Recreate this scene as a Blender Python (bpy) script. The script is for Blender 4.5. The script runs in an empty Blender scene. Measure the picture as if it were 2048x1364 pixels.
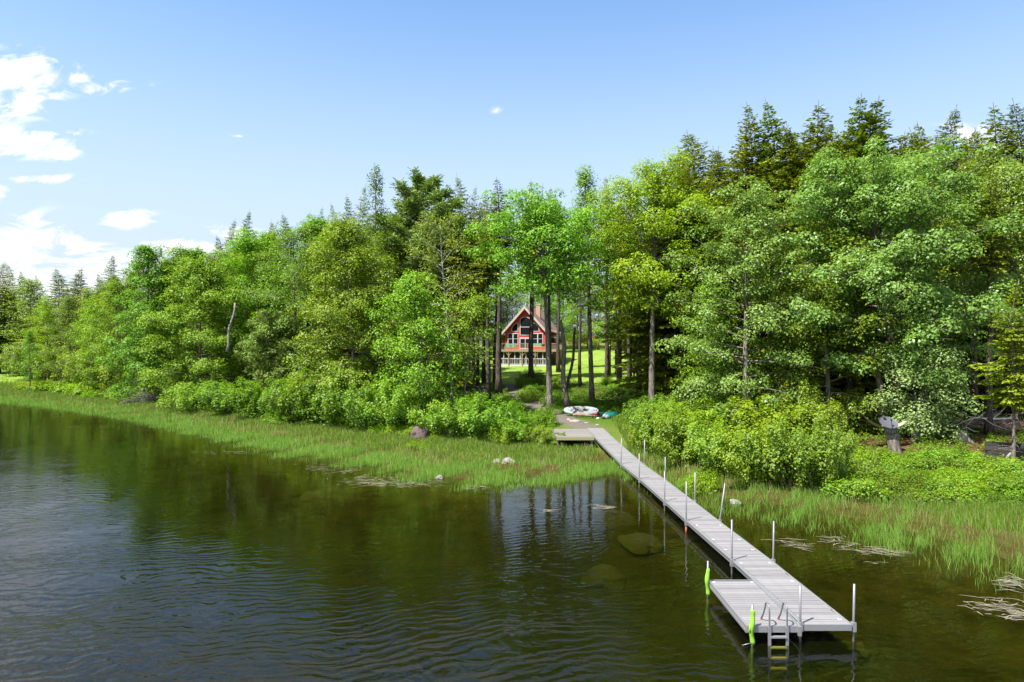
import bpy, math, random
import numpy as np
from mathutils import Vector, Matrix, noise as mnoise

sc = bpy.context.scene
COL = sc.collection
R = math.radians
PI = math.pi

# ------------------------------------------------------------------ camera, sky, sun, exposure
CAM_H, FOC, HZ = 7.6, 1365.0, 682.0
cam_d = bpy.data.cameras.new('camera')
cam = bpy.data.objects.new('camera', cam_d)
COL.objects.link(cam)
cam_d.sensor_width = 36.0
cam_d.lens = 24.0
cam_d.clip_start = 0.1
cam_d.clip_end = 6000
cam.location = (0, 0, CAM_H)
cam.rotation_euler = (R(90), 0, 0)
sc.camera = cam

SUN_DIR = Vector((-0.42, -0.30, 0.86)).normalized()
SUN_EL = math.asin(SUN_DIR.z)
SUN_AZ = math.atan2(SUN_DIR.x, SUN_DIR.y)          # clockwise from +Y

sun_d = bpy.data.lights.new('sun', 'SUN')
sun_d.energy = 5.0
sun_d.angle = R(0.55)
sun_d.color = (1.0, 0.955, 0.88)
sun = bpy.data.objects.new('sun', sun_d)
COL.objects.link(sun)
sun.rotation_euler = (-SUN_DIR).to_track_quat('-Z', 'Y').to_euler()

sc.view_settings.view_transform = 'Standard'
sc.view_settings.look = 'None'
sc.view_settings.exposure = 1.25
sc.view_settings.gamma = 1.0
sc.view_settings.use_curve_mapping = False

sc.render.engine = 'CYCLES'
sc.cycles.use_denoising = True
try:
    sc.cycles.denoiser = 'OPENIMAGEDENOISE'
    sc.cycles.denoising_input_passes = 'RGB_ALBEDO_NORMAL'
    sc.cycles.denoising_prefilter = 'ACCURATE'
except Exception:
    pass
sc.cycles.max_bounces = 7
sc.cycles.diffuse_bounces = 4
sc.cycles.glossy_bounces = 3
sc.cycles.transmission_bounces = 6
sc.cycles.transparent_max_bounces = 10
sc.cycles.caustics_reflective = False
sc.cycles.caustics_refractive = False
sc.cycles.sample_clamp_indirect = 6.0
sc.cycles.use_adaptive_sampling = True
sc.cycles.adaptive_threshold = 0.012


class NT:
    """small node-tree writer"""
    def __init__(self, tree):
        self.t = tree
        tree.nodes.clear()
    def n(self, typ, **kw):
        nd = self.t.nodes.new(typ)
        for k, v in kw.items():
            setattr(nd, k, v)
        return nd
    def l(self, a, b):
        self.t.links.new(a, b)
    def put(self, sock, v):
        if hasattr(v, 'is_linked') or hasattr(v, 'node'):
            self.l(v, sock)
        elif v is not None:
            sock.default_value = v
    def m(self, op, a, b=None, c=None, clamp=False):
        nd = self.n('ShaderNodeMath', operation=op, use_clamp=clamp)
        self.put(nd.inputs[0], a)
        if b is not None:
            self.put(nd.inputs[1], b)
        if c is not None:
            self.put(nd.inputs[2], c)
        return nd.outputs[0]
    def mix(self, f, a, b, blend='MIX'):
        nd = self.n('ShaderNodeMix', data_type='RGBA', blend_type=blend)
        self.put(nd.inputs[0], f)
        self.put(nd.inputs[6], a)
        self.put(nd.inputs[7], b)
        return nd.outputs[2]
    def ss(self, x, lo, hi):
        nd = self.n('ShaderNodeMapRange', interpolation_type='SMOOTHSTEP')
        self.put(nd.inputs[0], x)
        nd.inputs[1].default_value = lo
        nd.inputs[2].default_value = hi
        return nd.outputs[0]
    def noise(self, vec, scale, detail=4, rough=0.55, dist=0.0):
        nd = self.n('ShaderNodeTexNoise')
        if vec is not None:
            self.l(vec, nd.inputs['Vector'])
        nd.inputs['Scale'].default_value = scale
        nd.inputs['Detail'].default_value = detail
        nd.inputs['Roughness'].default_value = rough
        nd.inputs['Distortion'].default_value = dist
        return nd
    def mapping(self, vec, scale=(1, 1, 1), rot=(0, 0, 0), loc=(0, 0, 0)):
        nd = self.n('ShaderNodeMapping')
        self.l(vec, nd.inputs[0])
        nd.inputs['Scale'].default_value = scale
        nd.inputs['Rotation'].default_value = rot
        nd.inputs['Location'].default_value = loc
        return nd.outputs[0]


world = bpy.data.worlds.new('World')
sc.world = world
world.use_nodes = True
W = NT(world.node_tree)
sky = W.n('ShaderNodeTexSky', sky_type='NISHITA')
sky.sun_disc = False
sky.sun_elevation = SUN_EL
sky.sun_rotation = SUN_AZ
sky.altitude = 200
sky.air_density = 1.0
sky.dust_density = 0.6
sky.ozone_density = 1.2
tc = W.n('ShaderNodeTexCoord')
sep = W.n('ShaderNodeSeparateXYZ')
W.l(tc.outputs['Generated'], sep.inputs[0])
dx, dy, dz = sep.outputs
ysafe = W.m('MAXIMUM', dy, 0.02)
U = W.m('DIVIDE', dx, ysafe)
V = W.m('DIVIDE', dz, ysafe)
front = W.ss(dy, 0.05, 0.25)
# clouds seen over the far shore: (u, v, half width, half height, strength)
blobs = [(-.720, .385, .062, .030, 1.25), (-.745, .388, .050, .026, 1.25), (-.715, .352, .035, .026, 1.15), (-.775, .36, .07, .05, 1.1), (-.86, .37, .10, .06, 1.0),
         (-.70, .285, .045, .017, 1.0), (-.76, .29, .05, .02, 1.0), (-.66, .275, .022, .009, .85),
         (-.575, .370, .055, .010, .75), (-.64, .385, .03, .008, .6), (-.68, .305, .05, .006, .6), (-.69, .238, .06, .006, .65),
         (-.76, .22, .018, .03, .9), (-.562, .178, .034, .016, 1.15), (-.70, .148, .06, .020, 1.2),
         (-.63, .142, .03, .022, 1.15), (-.74, .13, .07, .045, 1.15), (-.47, .132, .075, .014, 1.1), (-.40, .155, .04, .014, 1.0),
         (-.55, .10, .16, .030, 1.15), (-.80, .09, .20, .05, 1.1), (-1.1, .22, .18, .10, .9), (-1.3, .12, .3, .08, 1.0),
         (.665, .300, .045, .014, .95), (.70, .27, .07, .03, .85), (.80, .22, .1, .04, .8), (-.022, .335, .009, .007, .48), (-.40, .30, .012, .003, .38)]
gen = W.n('ShaderNodeCombineXYZ')
den = W.m('ADD', W.m('ABSOLUTE', dz), 0.10)
W.l(W.m('DIVIDE', dx, den), gen.inputs[0])
W.l(W.m('DIVIDE', dy, den), gen.inputs[1])
uv = W.n('ShaderNodeCombineXYZ')
W.l(U, uv.inputs[0]); W.l(V, uv.inputs[1])
nz = W.noise(W.mapping(uv.outputs[0], (1, 2.3, 1), (0, 0, .12)), 12.0, 10, 0.64, 0.9)
nz_d = nz.outputs[0]
acc = None
for (bu, bv, su, sv, a) in blobs:
    eu = W.m('POWER', W.m('MULTIPLY', W.m('SUBTRACT', U, bu), 1 / (su * 1.2)), 2.0)
    ev = W.m('POWER', W.m('MULTIPLY', W.m('SUBTRACT', V, bv), 1 / (sv * 1.2)), 2.0)
    g = W.m('MULTIPLY', W.m('EXPONENT', W.m('MULTIPLY', W.m('ADD', eu, ev), -1.0)), a)
    acc = g if acc is None else W.m('MAXIMUM', acc, g)
dens = W.m('ADD', acc, W.m('MULTIPLY', W.m('SUBTRACT', nz_d, 0.5), 4.2))
cl_front = W.m('MULTIPLY', W.m('MULTIPLY', W.ss(dens, .30, 1.12), W.ss(acc, .03, .5)), front)
gn = W.noise(gen.outputs[0], 0.55, 7, 0.6, 0.3)
side = W.ss(W.m('ADD', W.m('MULTIPLY', dx, -1.0), W.m('MULTIPLY', dy, -0.6)), .45, 1.0)
cl_gen = W.m('MULTIPLY', W.ss(gn.outputs[0], .50, .66), W.m('MULTIPLY', side, W.ss(dz, .0, .08)))
high = W.m('MULTIPLY', W.ss(V, .50, .58), W.ss(W.m('MULTIPLY', dx, -1.0), -.35, .15))
cl_high_added = W.m('MULTIPLY', W.ss(gn.outputs[0], .20, .48), high)  # unseen cloud cover above the view, added to brighten the lake's reflection
cl = W.m('MAXIMUM', W.m('MAXIMUM', cl_front, W.m('MULTIPLY', cl_gen, 0.8)), W.m('MULTIPLY', cl_high_added, .9))
shade_n = W.noise(W.mapping(uv.outputs[0], (1, 2.2, 1), loc=(.03, .05, 0)), 7.0, 4, .5)
skyc = W.mix(1.0, sky.outputs[0], (.85, 1.01, 1.10, 1), 'MULTIPLY')
SKY_STR = 0.105
cloudc = W.mix(W.ss(shade_n.outputs[0], .35, .65), (4.2, 4.4, 4.8, 1), (5.2, 5.3, 5.4, 1))
# soft whitening of the air towards the horizon
hz_f = W.m('MULTIPLY', W.ss(dz, .50, .03), .95)
sky_h = W.mix(hz_f, skyc, (2.95, 3.35, 4.05, 1))
mixed = W.mix(cl, sky_h, cloudc)
bg = W.n('ShaderNodeBackground')
W.l(mixed, bg.inputs[0])
bg.inputs[1].default_value = SKY_STR
wo = W.n('ShaderNodeOutputWorld')
W.l(bg.outputs[0], wo.inputs[0])

# ------------------------------------------------------------------ helpers
def tag(o, label=None, cat=None, group=None, kind=None):
    if label: o['label'] = label
    if cat: o['category'] = cat
    if group: o['group'] = group
    if kind: o['kind'] = kind
    return o

def thing(name, label, cat, loc=(0, 0, 0), rotz=0.0, group=None):
    o = bpy.data.objects.new(name, None)
    COL.objects.link(o)
    o.empty_display_size = .2
    o.location = loc
    o.rotation_euler = (0, 0, rotz)
    return tag(o, label, cat, group)

def link(name, me, parent=None, mat=None):
    o = bpy.data.objects.new(name, me)
    COL.objects.link(o)
    if mat is not None and not me.materials:
        me.materials.append(mat)
    if parent is not None:
        o.parent = parent
    return o

def copy_tree(o, parent=None):
    c = o.copy()
    COL.objects.link(c)
    c.parent = parent
    for ch in list(o.children):
        copy_tree(ch, c)
    return c

class MB:
    """collects plain shapes into one mesh"""
    def __init__(self):
        self.v, self.f, self.s = [], [], []
    def add(self, vs, fs, smooth=False):
        b = len(self.v)
        self.v += [tuple(p) for p in vs]
        self.f += [tuple(b + i for i in f) for f in fs]
        self.s += [smooth] * len(fs)
        return self
    def box(self, x0, x1, y0, y1, z0, z1, M=None):
        vs = [Vector(p) for p in ((x0, y0, z0), (x1, y0, z0), (x1, y1, z0), (x0, y1, z0), (x0, y0, z1), (x1, y0, z1), (x1, y1, z1), (x0, y1, z1))]
        if M is not None:
            vs = [M @ p for p in vs]
        return self.add(vs, ((3, 2, 1, 0), (4, 5, 6, 7), (0, 1, 5, 4), (1, 2, 6, 5), (2, 3, 7, 6), (3, 0, 4, 7)))
    def bar(self, a, b, w, h=None):
        """square bar between two points"""
        a, b = Vector(a), Vector(b)
        h = h or w
        d = (b - a)
        L = d.length
        q = d.to_track_quat('Z', 'Y').to_matrix().to_4x4()
        M = Matrix.Translation(a) @ q
        return self.box(-w / 2, w / 2, -h / 2, h / 2, 0, L, M)
    def tube(self, pts, rad, n=8, cap=True, smooth=True):
        pts = [Vector(p) for p in pts]
        k = len(pts)
        if not hasattr(rad, '__len__'):
            rad = [rad] * k
        vs, fs = [], []
        ref = Vector((0.12, 0.97, 0.2))
        for i, p in enumerate(pts):
            d = (pts[min(i + 1, k - 1)] - pts[max(i - 1, 0)]).normalized()
            if abs(d.dot(ref)) > .95:
                ref = Vector((1, 0.1, 0))
            s = d.cross(ref).normalized()
            t = d.cross(s).normalized()
            for j in range(n):
                a = 2 * PI * j / n
                vs.append(p + (s * math.cos(a) + t * math.sin(a)) * rad[i])
        for i in range(k - 1):
            for j in range(n):
                fs.append((i * n + j, i * n + (j + 1) % n, (i + 1) * n + (j + 1) % n, (i + 1) * n + j))
        if cap:
            fs.append(tuple(range(n - 1, -1, -1)))
            fs.append(tuple((k - 1) * n + j for j in range(n)))
        return self.add(vs, fs, smooth)
    def prism(self, poly, y0, y1):
        """polygon in x/z extruded along y"""
        n = len(poly)
        vs = [(x, y0, z) for x, z in poly] + [(x, y1, z) for x, z in poly]
        fs = [tuple(range(n)), tuple(range(2 * n - 1, n - 1, -1))]
        fs += [(i, i + n, (i + 1) % n + n, (i + 1) % n) for i in range(n)]
        return self.add(vs, fs)
    def mesh(self, name):
        me = bpy.data.meshes.new(name)
        me.from_pydata(self.v, [], self.f)
        me.polygons.foreach_set('use_smooth', self.s)
        me.update()
        return me
    def build(self, name, mat, parent=None, loc=None):
        o = link(name, self.mesh(name), parent, mat)
        if loc is not None:
            o.location = loc
        return o

def quads(name, co, val, mat):
    """mesh of loose quads: co (N,4,3), val (N,) written as the face attribute 'v'"""
    N = len(co)
    me = bpy.data.meshes.new(name)
    me.vertices.add(4 * N)
    me.vertices.foreach_set('co', np.ascontiguousarray(co, dtype=np.float32).ravel())
    me.loops.add(4 * N)
    me.loops.foreach_set('vertex_index', np.arange(4 * N, dtype=np.int32))
    me.polygons.add(N)
    me.polygons.foreach_set('loop_start', np.arange(0, 4 * N, 4, dtype=np.int32))
    at = me.attributes.new('v', 'FLOAT', 'FACE')
    at.data.foreach_set('value', np.ascontiguousarray(val, dtype=np.float32))
    me.update(calc_edges=True)
    me.materials.append(mat)
    return me

def unit(a):
    return a / np.maximum(np.linalg.norm(a, axis=-1, keepdims=True), 1e-9)

def leafquads(rng, pos, nrm, size, aspect=.62, cup=.12):
    """diamond leaves around pos with normals nrm"""
    N = len(pos)
    r = unit(rng.normal(size=(N, 3)))
    t = unit(np.cross(nrm, r))
    b = np.cross(nrm, t)
    s = (size * rng.uniform(.65, 1.3, (N, 1)))
    t = t * s * .5
    b = b * s * .5 * aspect
    n = nrm * s * cup
    return np.stack([pos - t, pos - b + n, pos + t, pos + b + n], axis=1)

# ------------------------------------------------------------------ the lie of the land
SHORE = np.array([(-2500, 190), (-600, 150), (-300, 125), (-130, 103), (-66, 88), (-50, 78), (-36, 67.8), (-23.2, 55.2), (-14.4, 46.5),
                  (-8.6, 42.7), (-4.9, 38.7), (-1.7, 36.9), (-.2, 40.0), (1.2, 38.3), (2.9, 38.3), (5.6, 42.4), (7.8, 39.2), (10.2, 33.2),
                  (13.2, 31.0), (15.2, 28.6), (16.5, 25.9), (17.4, 23.2), (20, 19), (26, 12), (40, 0), (80, -30), (300, -120), (2500, -500)], float)

def sdist(x, y):
    x = np.asarray(x, float); y = np.asarray(y, float)
    best = np.full(x.shape, 1e9)
    for (ax, ay), (bx, by) in zip(SHORE[:-1], SHORE[1:]):
        ex, ey = bx - ax, by - ay
        t = np.clip(((x - ax) * ex + (y - ay) * ey) / (ex * ex + ey * ey), 0, 1)
        best = np.minimum(best, np.hypot(x - ax - t * ex, y - ay - t * ey))
    ys = np.interp(x, SHORE[:, 0], SHORE[:, 1])
    return np.where(y > ys, best, -best)

def sst(x, a, b):
    t = np.clip((x - a) / (b - a), 0, 1)
    return t * t * (3 - 2 * t)

def ground(x, y):
    x = np.asarray(x, float); y = np.asarray(y, float)
    d = sdist(x, y)
    slope = .018 + .044 * sst(x, -55, -20)
    land = .04 * np.clip(d, 0, 8) + .93 * sst(d, 6.5, 16) + slope * np.clip(d - 16, 0, 130)
    land = land + .38 * np.exp(-((x - 5.2) ** 2 + (y - 52.5) ** 2) / (2 * 3.4 ** 2)) * sst(d, 3, 8)
    land = land + sst(d, 3, 12) * .12 * np.sin(x * .35 + y * .2) * np.cos(y * .3 - x * .11)
    water = -1.75 * (1 - np.exp(np.minimum(d, 0) * .055)) + .05 * np.sin(x * 1.1 + 1.3 * np.sin(y * .7)) * np.cos(y * .9) * sst(-d, 1, 5)
    return np.where(d > 0, land, water)

def gz(x, y):
    return float(ground(x, y))

def at(px, py, Y):
    return Vector(((px - 1024) * Y / FOC, Y, CAM_H - (py - HZ) * Y / FOC))

def gp(px, py, lift=0.0):
    """the point of the ground seen at a picture position"""
    Y = np.arange(14, 400, .1)
    X = (px - 1024) * Y / FOC
    Z = CAM_H - (py - HZ) * Y / FOC
    g = np.maximum(ground(X, Y), 0) + lift
    hit = np.nonzero(Z <= g)[0]
    i = hit[0] if len(hit) else len(Y) - 1
    return Vector((float(X[i]), float(Y[i]), float(g[i])))

def wp(px, py, z=0.0):
    Y = (CAM_H - z) * FOC / (py - HZ)
    return Vector(((px - 1024) * Y / FOC, Y, z))

# ------------------------------------------------------------------ materials
def mat(name):
    m = bpy.data.materials.new(name)
    m.use_nodes = True
    return m, NT(m.node_tree)

def finish(N, shader, disp=None):
    o = N.n('ShaderNodeOutputMaterial')
    N.l(shader, o.inputs[0])
    return o

def bump(N, h, strength, dist=.02):
    b = N.n('ShaderNodeBump')
    b.inputs['Strength'].default_value = strength
    b.inputs['Distance'].default_value = dist
    N.l(h, b.inputs['Height'])
    return b.outputs[0]

def leaf_mat(name, lo, hi, trans=.34, gloss=.02, rough=.5, huevar=.020, shade=(.80, 1.2)):
    m, N = mat(name)
    a = N.n('ShaderNodeAttribute', attribute_name='v')
    oi = N.n('ShaderNodeObjectInfo')
    c = N.mix(a.outputs['Fac'], (*lo, 1), (*hi, 1))
    hs = N.n('ShaderNodeHueSaturation')
    N.l(c, hs.inputs['Color'])
    mr = N.n('ShaderNodeMapRange')
    N.l(oi.outputs['Random'], mr.inputs[0])
    mr.inputs[3].default_value = .5 - huevar
    mr.inputs[4].default_value = .5 + huevar
    N.l(mr.outputs[0], hs.inputs['Hue'])
    mr2 = N.n('ShaderNodeMapRange')
    N.l(N.m('FRACT', N.m('MULTIPLY', oi.outputs['Random'], 7.31)), mr2.inputs[0])
    mr2.inputs[3].default_value, mr2.inputs[4].default_value = shade
    N.l(mr2.outputs[0], hs.inputs['Value'])
    d = N.n('ShaderNodeBsdfDiffuse')
    N.l(hs.outputs[0], d.inputs[0])
    t = N.n('ShaderNodeBsdfTranslucent')
    N.l(N.mix(1.0, hs.outputs[0], (1.25, 1.35, .55, 1), 'MULTIPLY'), t.inputs[0])
    g = N.n('ShaderNodeBsdfGlossy')
    g.inputs[0].default_value = (.85, .92, 1, 1)
    g.inputs['Roughness'].default_value = rough
    m1 = N.n('ShaderNodeMixShader'); m1.inputs[0].default_value = trans
    N.l(d.outputs[0], m1.inputs[1]); N.l(t.outputs[0], m1.inputs[2])
    m2 = N.n('ShaderNodeMixShader'); m2.inputs[0].default_value = gloss
    N.l(m1.outputs[0], m2.inputs[1]); N.l(g.outputs[0], m2.inputs[2])
    finish(N, m2.outputs[0])
    return m

def simple(name, col, rough=.6, metal=0.0, var=.15, scale=6.0, bmp=0.0, coord='Object', stretch=(1, 1, 1), spec=.5, rnd=0.0, detail=5):
    m, N = mat(name)
    tcn = N.n('ShaderNodeTexCoord')
    v = N.mapping(tcn.outputs[coord], stretch)
    nz = N.noise(v, scale, detail, .6)
    k = N.m('MULTIPLY_ADD', nz.outputs[0], 2 * var, 1 - var)
    if rnd:
        oi = N.n('ShaderNodeObjectInfo')
        k = N.m('MULTIPLY', k, N.m('MULTIPLY_ADD', oi.outputs['Random'], 2 * rnd, 1 - rnd))
    kc = N.n('ShaderNodeCombineColor')
    for i in range(3):
        N.l(k, kc.inputs[i])
    c = N.mix(1.0, (*col, 1), kc.outputs[0], 'MULTIPLY')
    p = N.n('ShaderNodeBsdfPrincipled')
    N.l(c, p.inputs['Base Color'])
    p.inputs['Roughness'].default_value = rough
    p.inputs['Metallic'].default_value = metal
    p.inputs['Specular IOR Level'].default_value = spec
    if bmp:
        N.l(bump(N, nz.outputs[0], bmp), p.inputs['Normal'])
    finish(N, p.outputs[0])
    return m

def bark_mat(name, lo, hi, scale=5.0):
    m, N = mat(name)
    tcn = N.n('ShaderNodeTexCoord')
    v = N.mapping(tcn.outputs['Object'], (scale, scale, scale * .22))
    nz = N.noise(v, 2.2, 6, .65, .6)
    n2 = N.noise(N.mapping(tcn.outputs['Object'], (1, 1, 1)), .7, 3, .5)
    c = N.mix(N.ss(nz.outputs[0], .35, .68), (*lo, 1), (*hi, 1))
    c = N.mix(N.m('MULTIPLY', N.ss(n2.outputs[0], .5, .7), .35), c, (.16, .18, .13, 1))
    p = N.n('ShaderNodeBsdfDiffuse')
    N.l(c, p.inputs[0])
    N.l(bump(N, nz.outputs[0], .9, .05), p.inputs['Normal'])
    finish(N, p.outputs[0])
    return m

L_MAPLE = leaf_mat('maple_leaves', (.096, .198, .008), (.222, .355, .020), .33, .018)
L_BRIGHT = leaf_mat('bright_maple_leaves', (.135, .260, .005), (.275, .415, .014), .36, .015)
L_POPLAR = leaf_mat('poplar_leaves', (.108, .200, .020), (.240, .352, .078), .36, .02, .42)
L_SILVER = leaf_mat('silvery_leaves', (.125, .200, .045), (.270, .360, .125), .34, .02)
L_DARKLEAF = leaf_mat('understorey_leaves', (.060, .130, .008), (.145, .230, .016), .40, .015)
L_OLIVE = leaf_mat('olive_leaves', (.095, .150, .020), (.190, .250, .042), .36, .012)
L_BIRCH = leaf_mat('birch_leaves', (.105, .180, .014), (.225, .305, .036), .32, .018)
L_SHRUB = leaf_mat('shrub_leaves', (.100, .195, .006), (.235, .365, .022), .42, .025)
L_YELLOW = leaf_mat('yellow_green_leaves', (.130, .250, .006), (.240, .380, .012), .45, .015)
L_HEML = leaf_mat('hemlock_needles', (.085, .130, .010), (.300, .335, .018), .20, .02)
L_YHEM = leaf_mat('yellow_green_needles', (.090, .150, .008), (.240, .300, .014), .3, .01)
L_HEMT = leaf_mat('treetop_needles', (.090, .145, .014), (.300, .350, .030), .20, .02)
L_PINE = leaf_mat('pine_needles', (.095, .175, .030), (.260, .340, .070), .2, .03)
BARK = bark_mat('grey_bark', (.075, .063, .056), (.28, .25, .225))
BARK_D = bark_mat('dark_bark', (.040, .032, .027), (.150, .122, .104), 6)
BARK_W = bark_mat('pale_birch_bark', (.22, .21, .19), (.50, .48, .45), 2.5)
DEADWOOD = simple('bleached_dead_wood', (.22, .20, .185), .9, 0, .3, 9, .3)
STEM = simple('shrub_stems', (.10, .085, .06), .9)

# ------------------------------------------------------------------ ground sheet
def axis(segs):
    out = []
    for a, b, st in segs:
        out += list(np.arange(a, b, st))
    out.append(segs[-1][1])
    return np.array(out, float)

gx = axis([(-3000, -400, 200), (-400, -140, 20), (-140, -50, 2.5), (-50, -26, 1.0), (-26, 32, .45), (32, 60, 1.5), (60, 200, 10), (200, 400, 40), (400, 3000, 200)])
gy = axis([(-1500, -100, 100), (-100, 8, 6), (8, 74, .45), (74, 130, 1.2), (130, 240, 5), (240, 600, 30), (600, 4000, 200)])
GX, GY = np.meshgrid(gx, gy)
GZ = ground(GX, GY)
dd = sdist(GX, GY)
nx_, ny_ = len(gx), len(gy)
co = np.stack([GX, GY, GZ], -1).reshape(-1, 3)
me = bpy.data.meshes.new('ground')
me.vertices.add(len(co)); me.vertices.foreach_set('co', co.astype(np.float32).ravel())
ii, jj = np.meshgrid(np.arange(nx_ - 1), np.arange(ny_ - 1))
b0 = (jj * nx_ + ii).ravel()
fc = np.stack([b0, b0 + 1, b0 + 1 + nx_, b0 + nx_], 1).astype(np.int32)
me.loops.add(fc.size); me.loops.foreach_set('vertex_index', fc.ravel())
me.polygons.add(len(fc)); me.polygons.foreach_set('loop_start', np.arange(0, fc.size, 4, dtype=np.int32))
me.polygons.foreach_set('use_smooth', np.ones(len(fc), bool))
def dseg(x, y, pts):
    best = np.full(x.shape, 1e9)
    for (ax, ay), (bx, by) in zip(pts[:-1], pts[1:]):
        ex, ey = bx - ax, by - ay
        t = np.clip(((x - ax) * ex + (y - ay) * ey) / (ex * ex + ey * ey), 0, 1)
        best = np.minimum(best, np.hypot(x - ax - t * ex, y - ay - t * ey))
    return best
PATH = [(5.9, 51.5), (4.6, 54.5), (3.2, 59), (1.6, 66), (.6, 74), (0, 82)]
lawn = sst(GX, -14, -8) * (1 - sst(GX, 19, 24)) * sst(GY, 74, 80) * (1 - sst(GY, 150, 170))
lawn = np.maximum(lawn, sst(dd, 5, 14) * (1 - sst(GX, -66, -54)) * (1 - sst(GY, 175, 190)))
marsh = (1 - sst(dd, 9, 15)) * sst(dd, 1.0, 5.5)
grav = 1 - sst(dseg(GX, GY, PATH) + .3 * np.sin(GX * 3) * np.cos(GY * 2.3), .7, 1.5)
bank = sst(dd, 8, 13) * (1 - sst(dd, 22, 36)) * sst(GX, -5, 0) * (1 - sst(GX, 13, 20))
for nm, arr in (('lawn', lawn), ('marsh', marsh), ('gravel', grav), ('bank', bank), ('dry', sst(dd, 1.0, 5.0)), ('wet', sst(-dd, -.6, .4))):
    a_ = me.attributes.new(nm, 'FLOAT', 'POINT')
    a_.data.foreach_set('value', arr.astype(np.float32).ravel())
me.update(calc_edges=True)
m, N = mat('ground_cover')
tcn = N.n('ShaderNodeTexCoord')
P = tcn.outputs['Object']
def attr(nm):
    return N.n('ShaderNodeAttribute', attribute_name=nm).outputs['Fac']
n1 = N.noise(P, 1.1, 6, .65).outputs[0]
n2 = N.noise(P, 9.0, 5, .7).outputs[0]
n3 = N.noise(P, .18, 4, .5).outputs[0]
n4 = N.noise(P, 42.0, 3, .7).outputs[0]
litter = N.mix(n2, (.040, .024, .014, 1), (.170, .095, .048, 1))
litter = N.mix(N.ss(n1, .5, .68), litter, (.045, .085, .018, 1))
lawnc = N.mix(N.ss(n2, .3, .7), (.100, .185, .022, 1), (.190, .280, .050, 1))
lawnc = N.mix(N.ss(n3, .40, .65), lawnc, N.mix(n4, (.17, .25, .035, 1), (.25, .31, .075, 1)))
marc = N.mix(N.ss(n2, .3, .7), (.050, .095, .012, 1), (.115, .185, .026, 1))
marc = N.mix(N.m('MULTIPLY', N.ss(n1, .46, .62), .75), marc, N.mix(n4, (.09, .065, .035, 1), (.19, .15, .085, 1)))
gravc = N.mix(n4, (.065, .055, .048, 1), (.21, .185, .165, 1))
bankc = N.mix(N.ss(n2, .3, .7), (.030, .075, .010, 1), (.080, .160, .016, 1))
c = N.mix(attr('bank'), litter, bankc)
c = N.mix(attr('marsh'), c, marc)
c = N.mix(attr('lawn'), c, lawnc)
c = N.mix(attr('gravel'), c, gravc)
mud = N.mix(N.ss(n1, .3, .7), (.032, .033, .007, 1), (.075, .068, .018, 1))
mud = N.mix(N.m('MULTIPLY', N.ss(n2, .5, .75), .6), mud, (.030, .032, .008, 1))
c = N.mix(N.m('MULTIPLY', N.m('SUBTRACT', 1.0, attr('dry')), .85), c, mud)
c = N.mix(attr('wet'), c, mud)
d = N.n('ShaderNodeBsdfDiffuse')
N.l(c, d.inputs[0])
N.l(bump(N, N.m('ADD', n2, N.m('MULTIPLY', n4, .4)), .8, .08), d.inputs['Normal'])
finish(N, d.outputs[0])
go = link('ground', me, None, m)
go['kind'] = 'structure'

# ------------------------------------------------------------------ lake
wx = axis([(-2900, -300, 200), (-300, -80, 20), (-80, 40, 2.0), (40, 300, 20), (300, 2900, 200)])
wy = axis([(-1400, -100, 100), (-100, 0, 10), (0, 110, 2.0), (110, 300, 19), (300, 3900, 200)])
WX, WY = np.meshgrid(wx, wy)
nw, nh = len(wx), len(wy)
top = np.stack([WX, WY, 0 * WX], -1).reshape(-1, 3)
ii, jj = np.meshgrid(np.arange(nw - 1), np.arange(nh - 1))
b0 = (jj * nw + ii).ravel()
ftop = np.stack([b0, b0 + 1, b0 + 1 + nw, b0 + nw], 1)
# side walls and the underside close the body of water
border = list(range(nw)) + [j * nw + nw - 1 for j in range(1, nh)] + [(nh - 1) * nw + i for i in range(nw - 2, -1, -1)] + [j * nw for j in range(nh - 2, 0, -1)]
nb = len(border)
low = top[border].copy(); low[:, 2] = -5
K = len(top)
vs = np.concatenate([top, low])
fs = [tuple(int(q) for q in r) for r in ftop]
for i in range(nb):
    a, b = border[i], border[(i + 1) % nb]
    fs.append((a, K + i, K + (i + 1) % nb, b))
fs.append(tuple(K + i for i in range(nb - 1, -1, -1)))
wm = bpy.data.meshes.new('lake_water')
wm.from_pydata([tuple(map(float, p)) for p in vs], [], fs)
wd = sdist(vs[:, 0], vs[:, 1])
a_ = wm.attributes.new('shore', 'FLOAT', 'POINT')
a_.data.foreach_set('value', np.clip(-wd, 0, 60).astype(np.float32))
wm.update()
m, N = mat('lake_water')
tcn = N.n('ShaderNodeTexCoord')
P = tcn.outputs['Object']
sh = N.n('ShaderNodeAttribute', attribute_name='shore').outputs['Fac']
gust = N.noise(P, .055, 3, .5).outputs[0]
warp = N.noise(P, .22, 3, .5)
off = N.n('ShaderNodeVectorMath', operation='SCALE')
N.l(warp.outputs['Color'], off.inputs[0]); off.inputs['Scale'].default_value = 3.2
Pw = N.n('ShaderNodeVectorMath', operation='ADD')
N.l(P, Pw.inputs[0]); N.l(off.outputs[0], Pw.inputs[1])
def waves(scale, rot, det, stretch=.28):
    v = N.mapping(Pw.outputs[0], (stretch, 1, 1), (0, 0, rot))
    return N.noise(v, scale, det, .55, .4).outputs[0]
wv = N.n('ShaderNodeTexWave', wave_type='BANDS', bands_direction='Y')
N.l(N.mapping(Pw.outputs[0], (1, 1, 1), (0, 0, R(-14))), wv.inputs[0])
wv.inputs['Scale'].default_value = .86
wv.inputs['Distortion'].default_value = 5.0
wv.inputs['Detail'].default_value = 2.0
wv.inputs['Detail Scale'].default_value = 1.6
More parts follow.
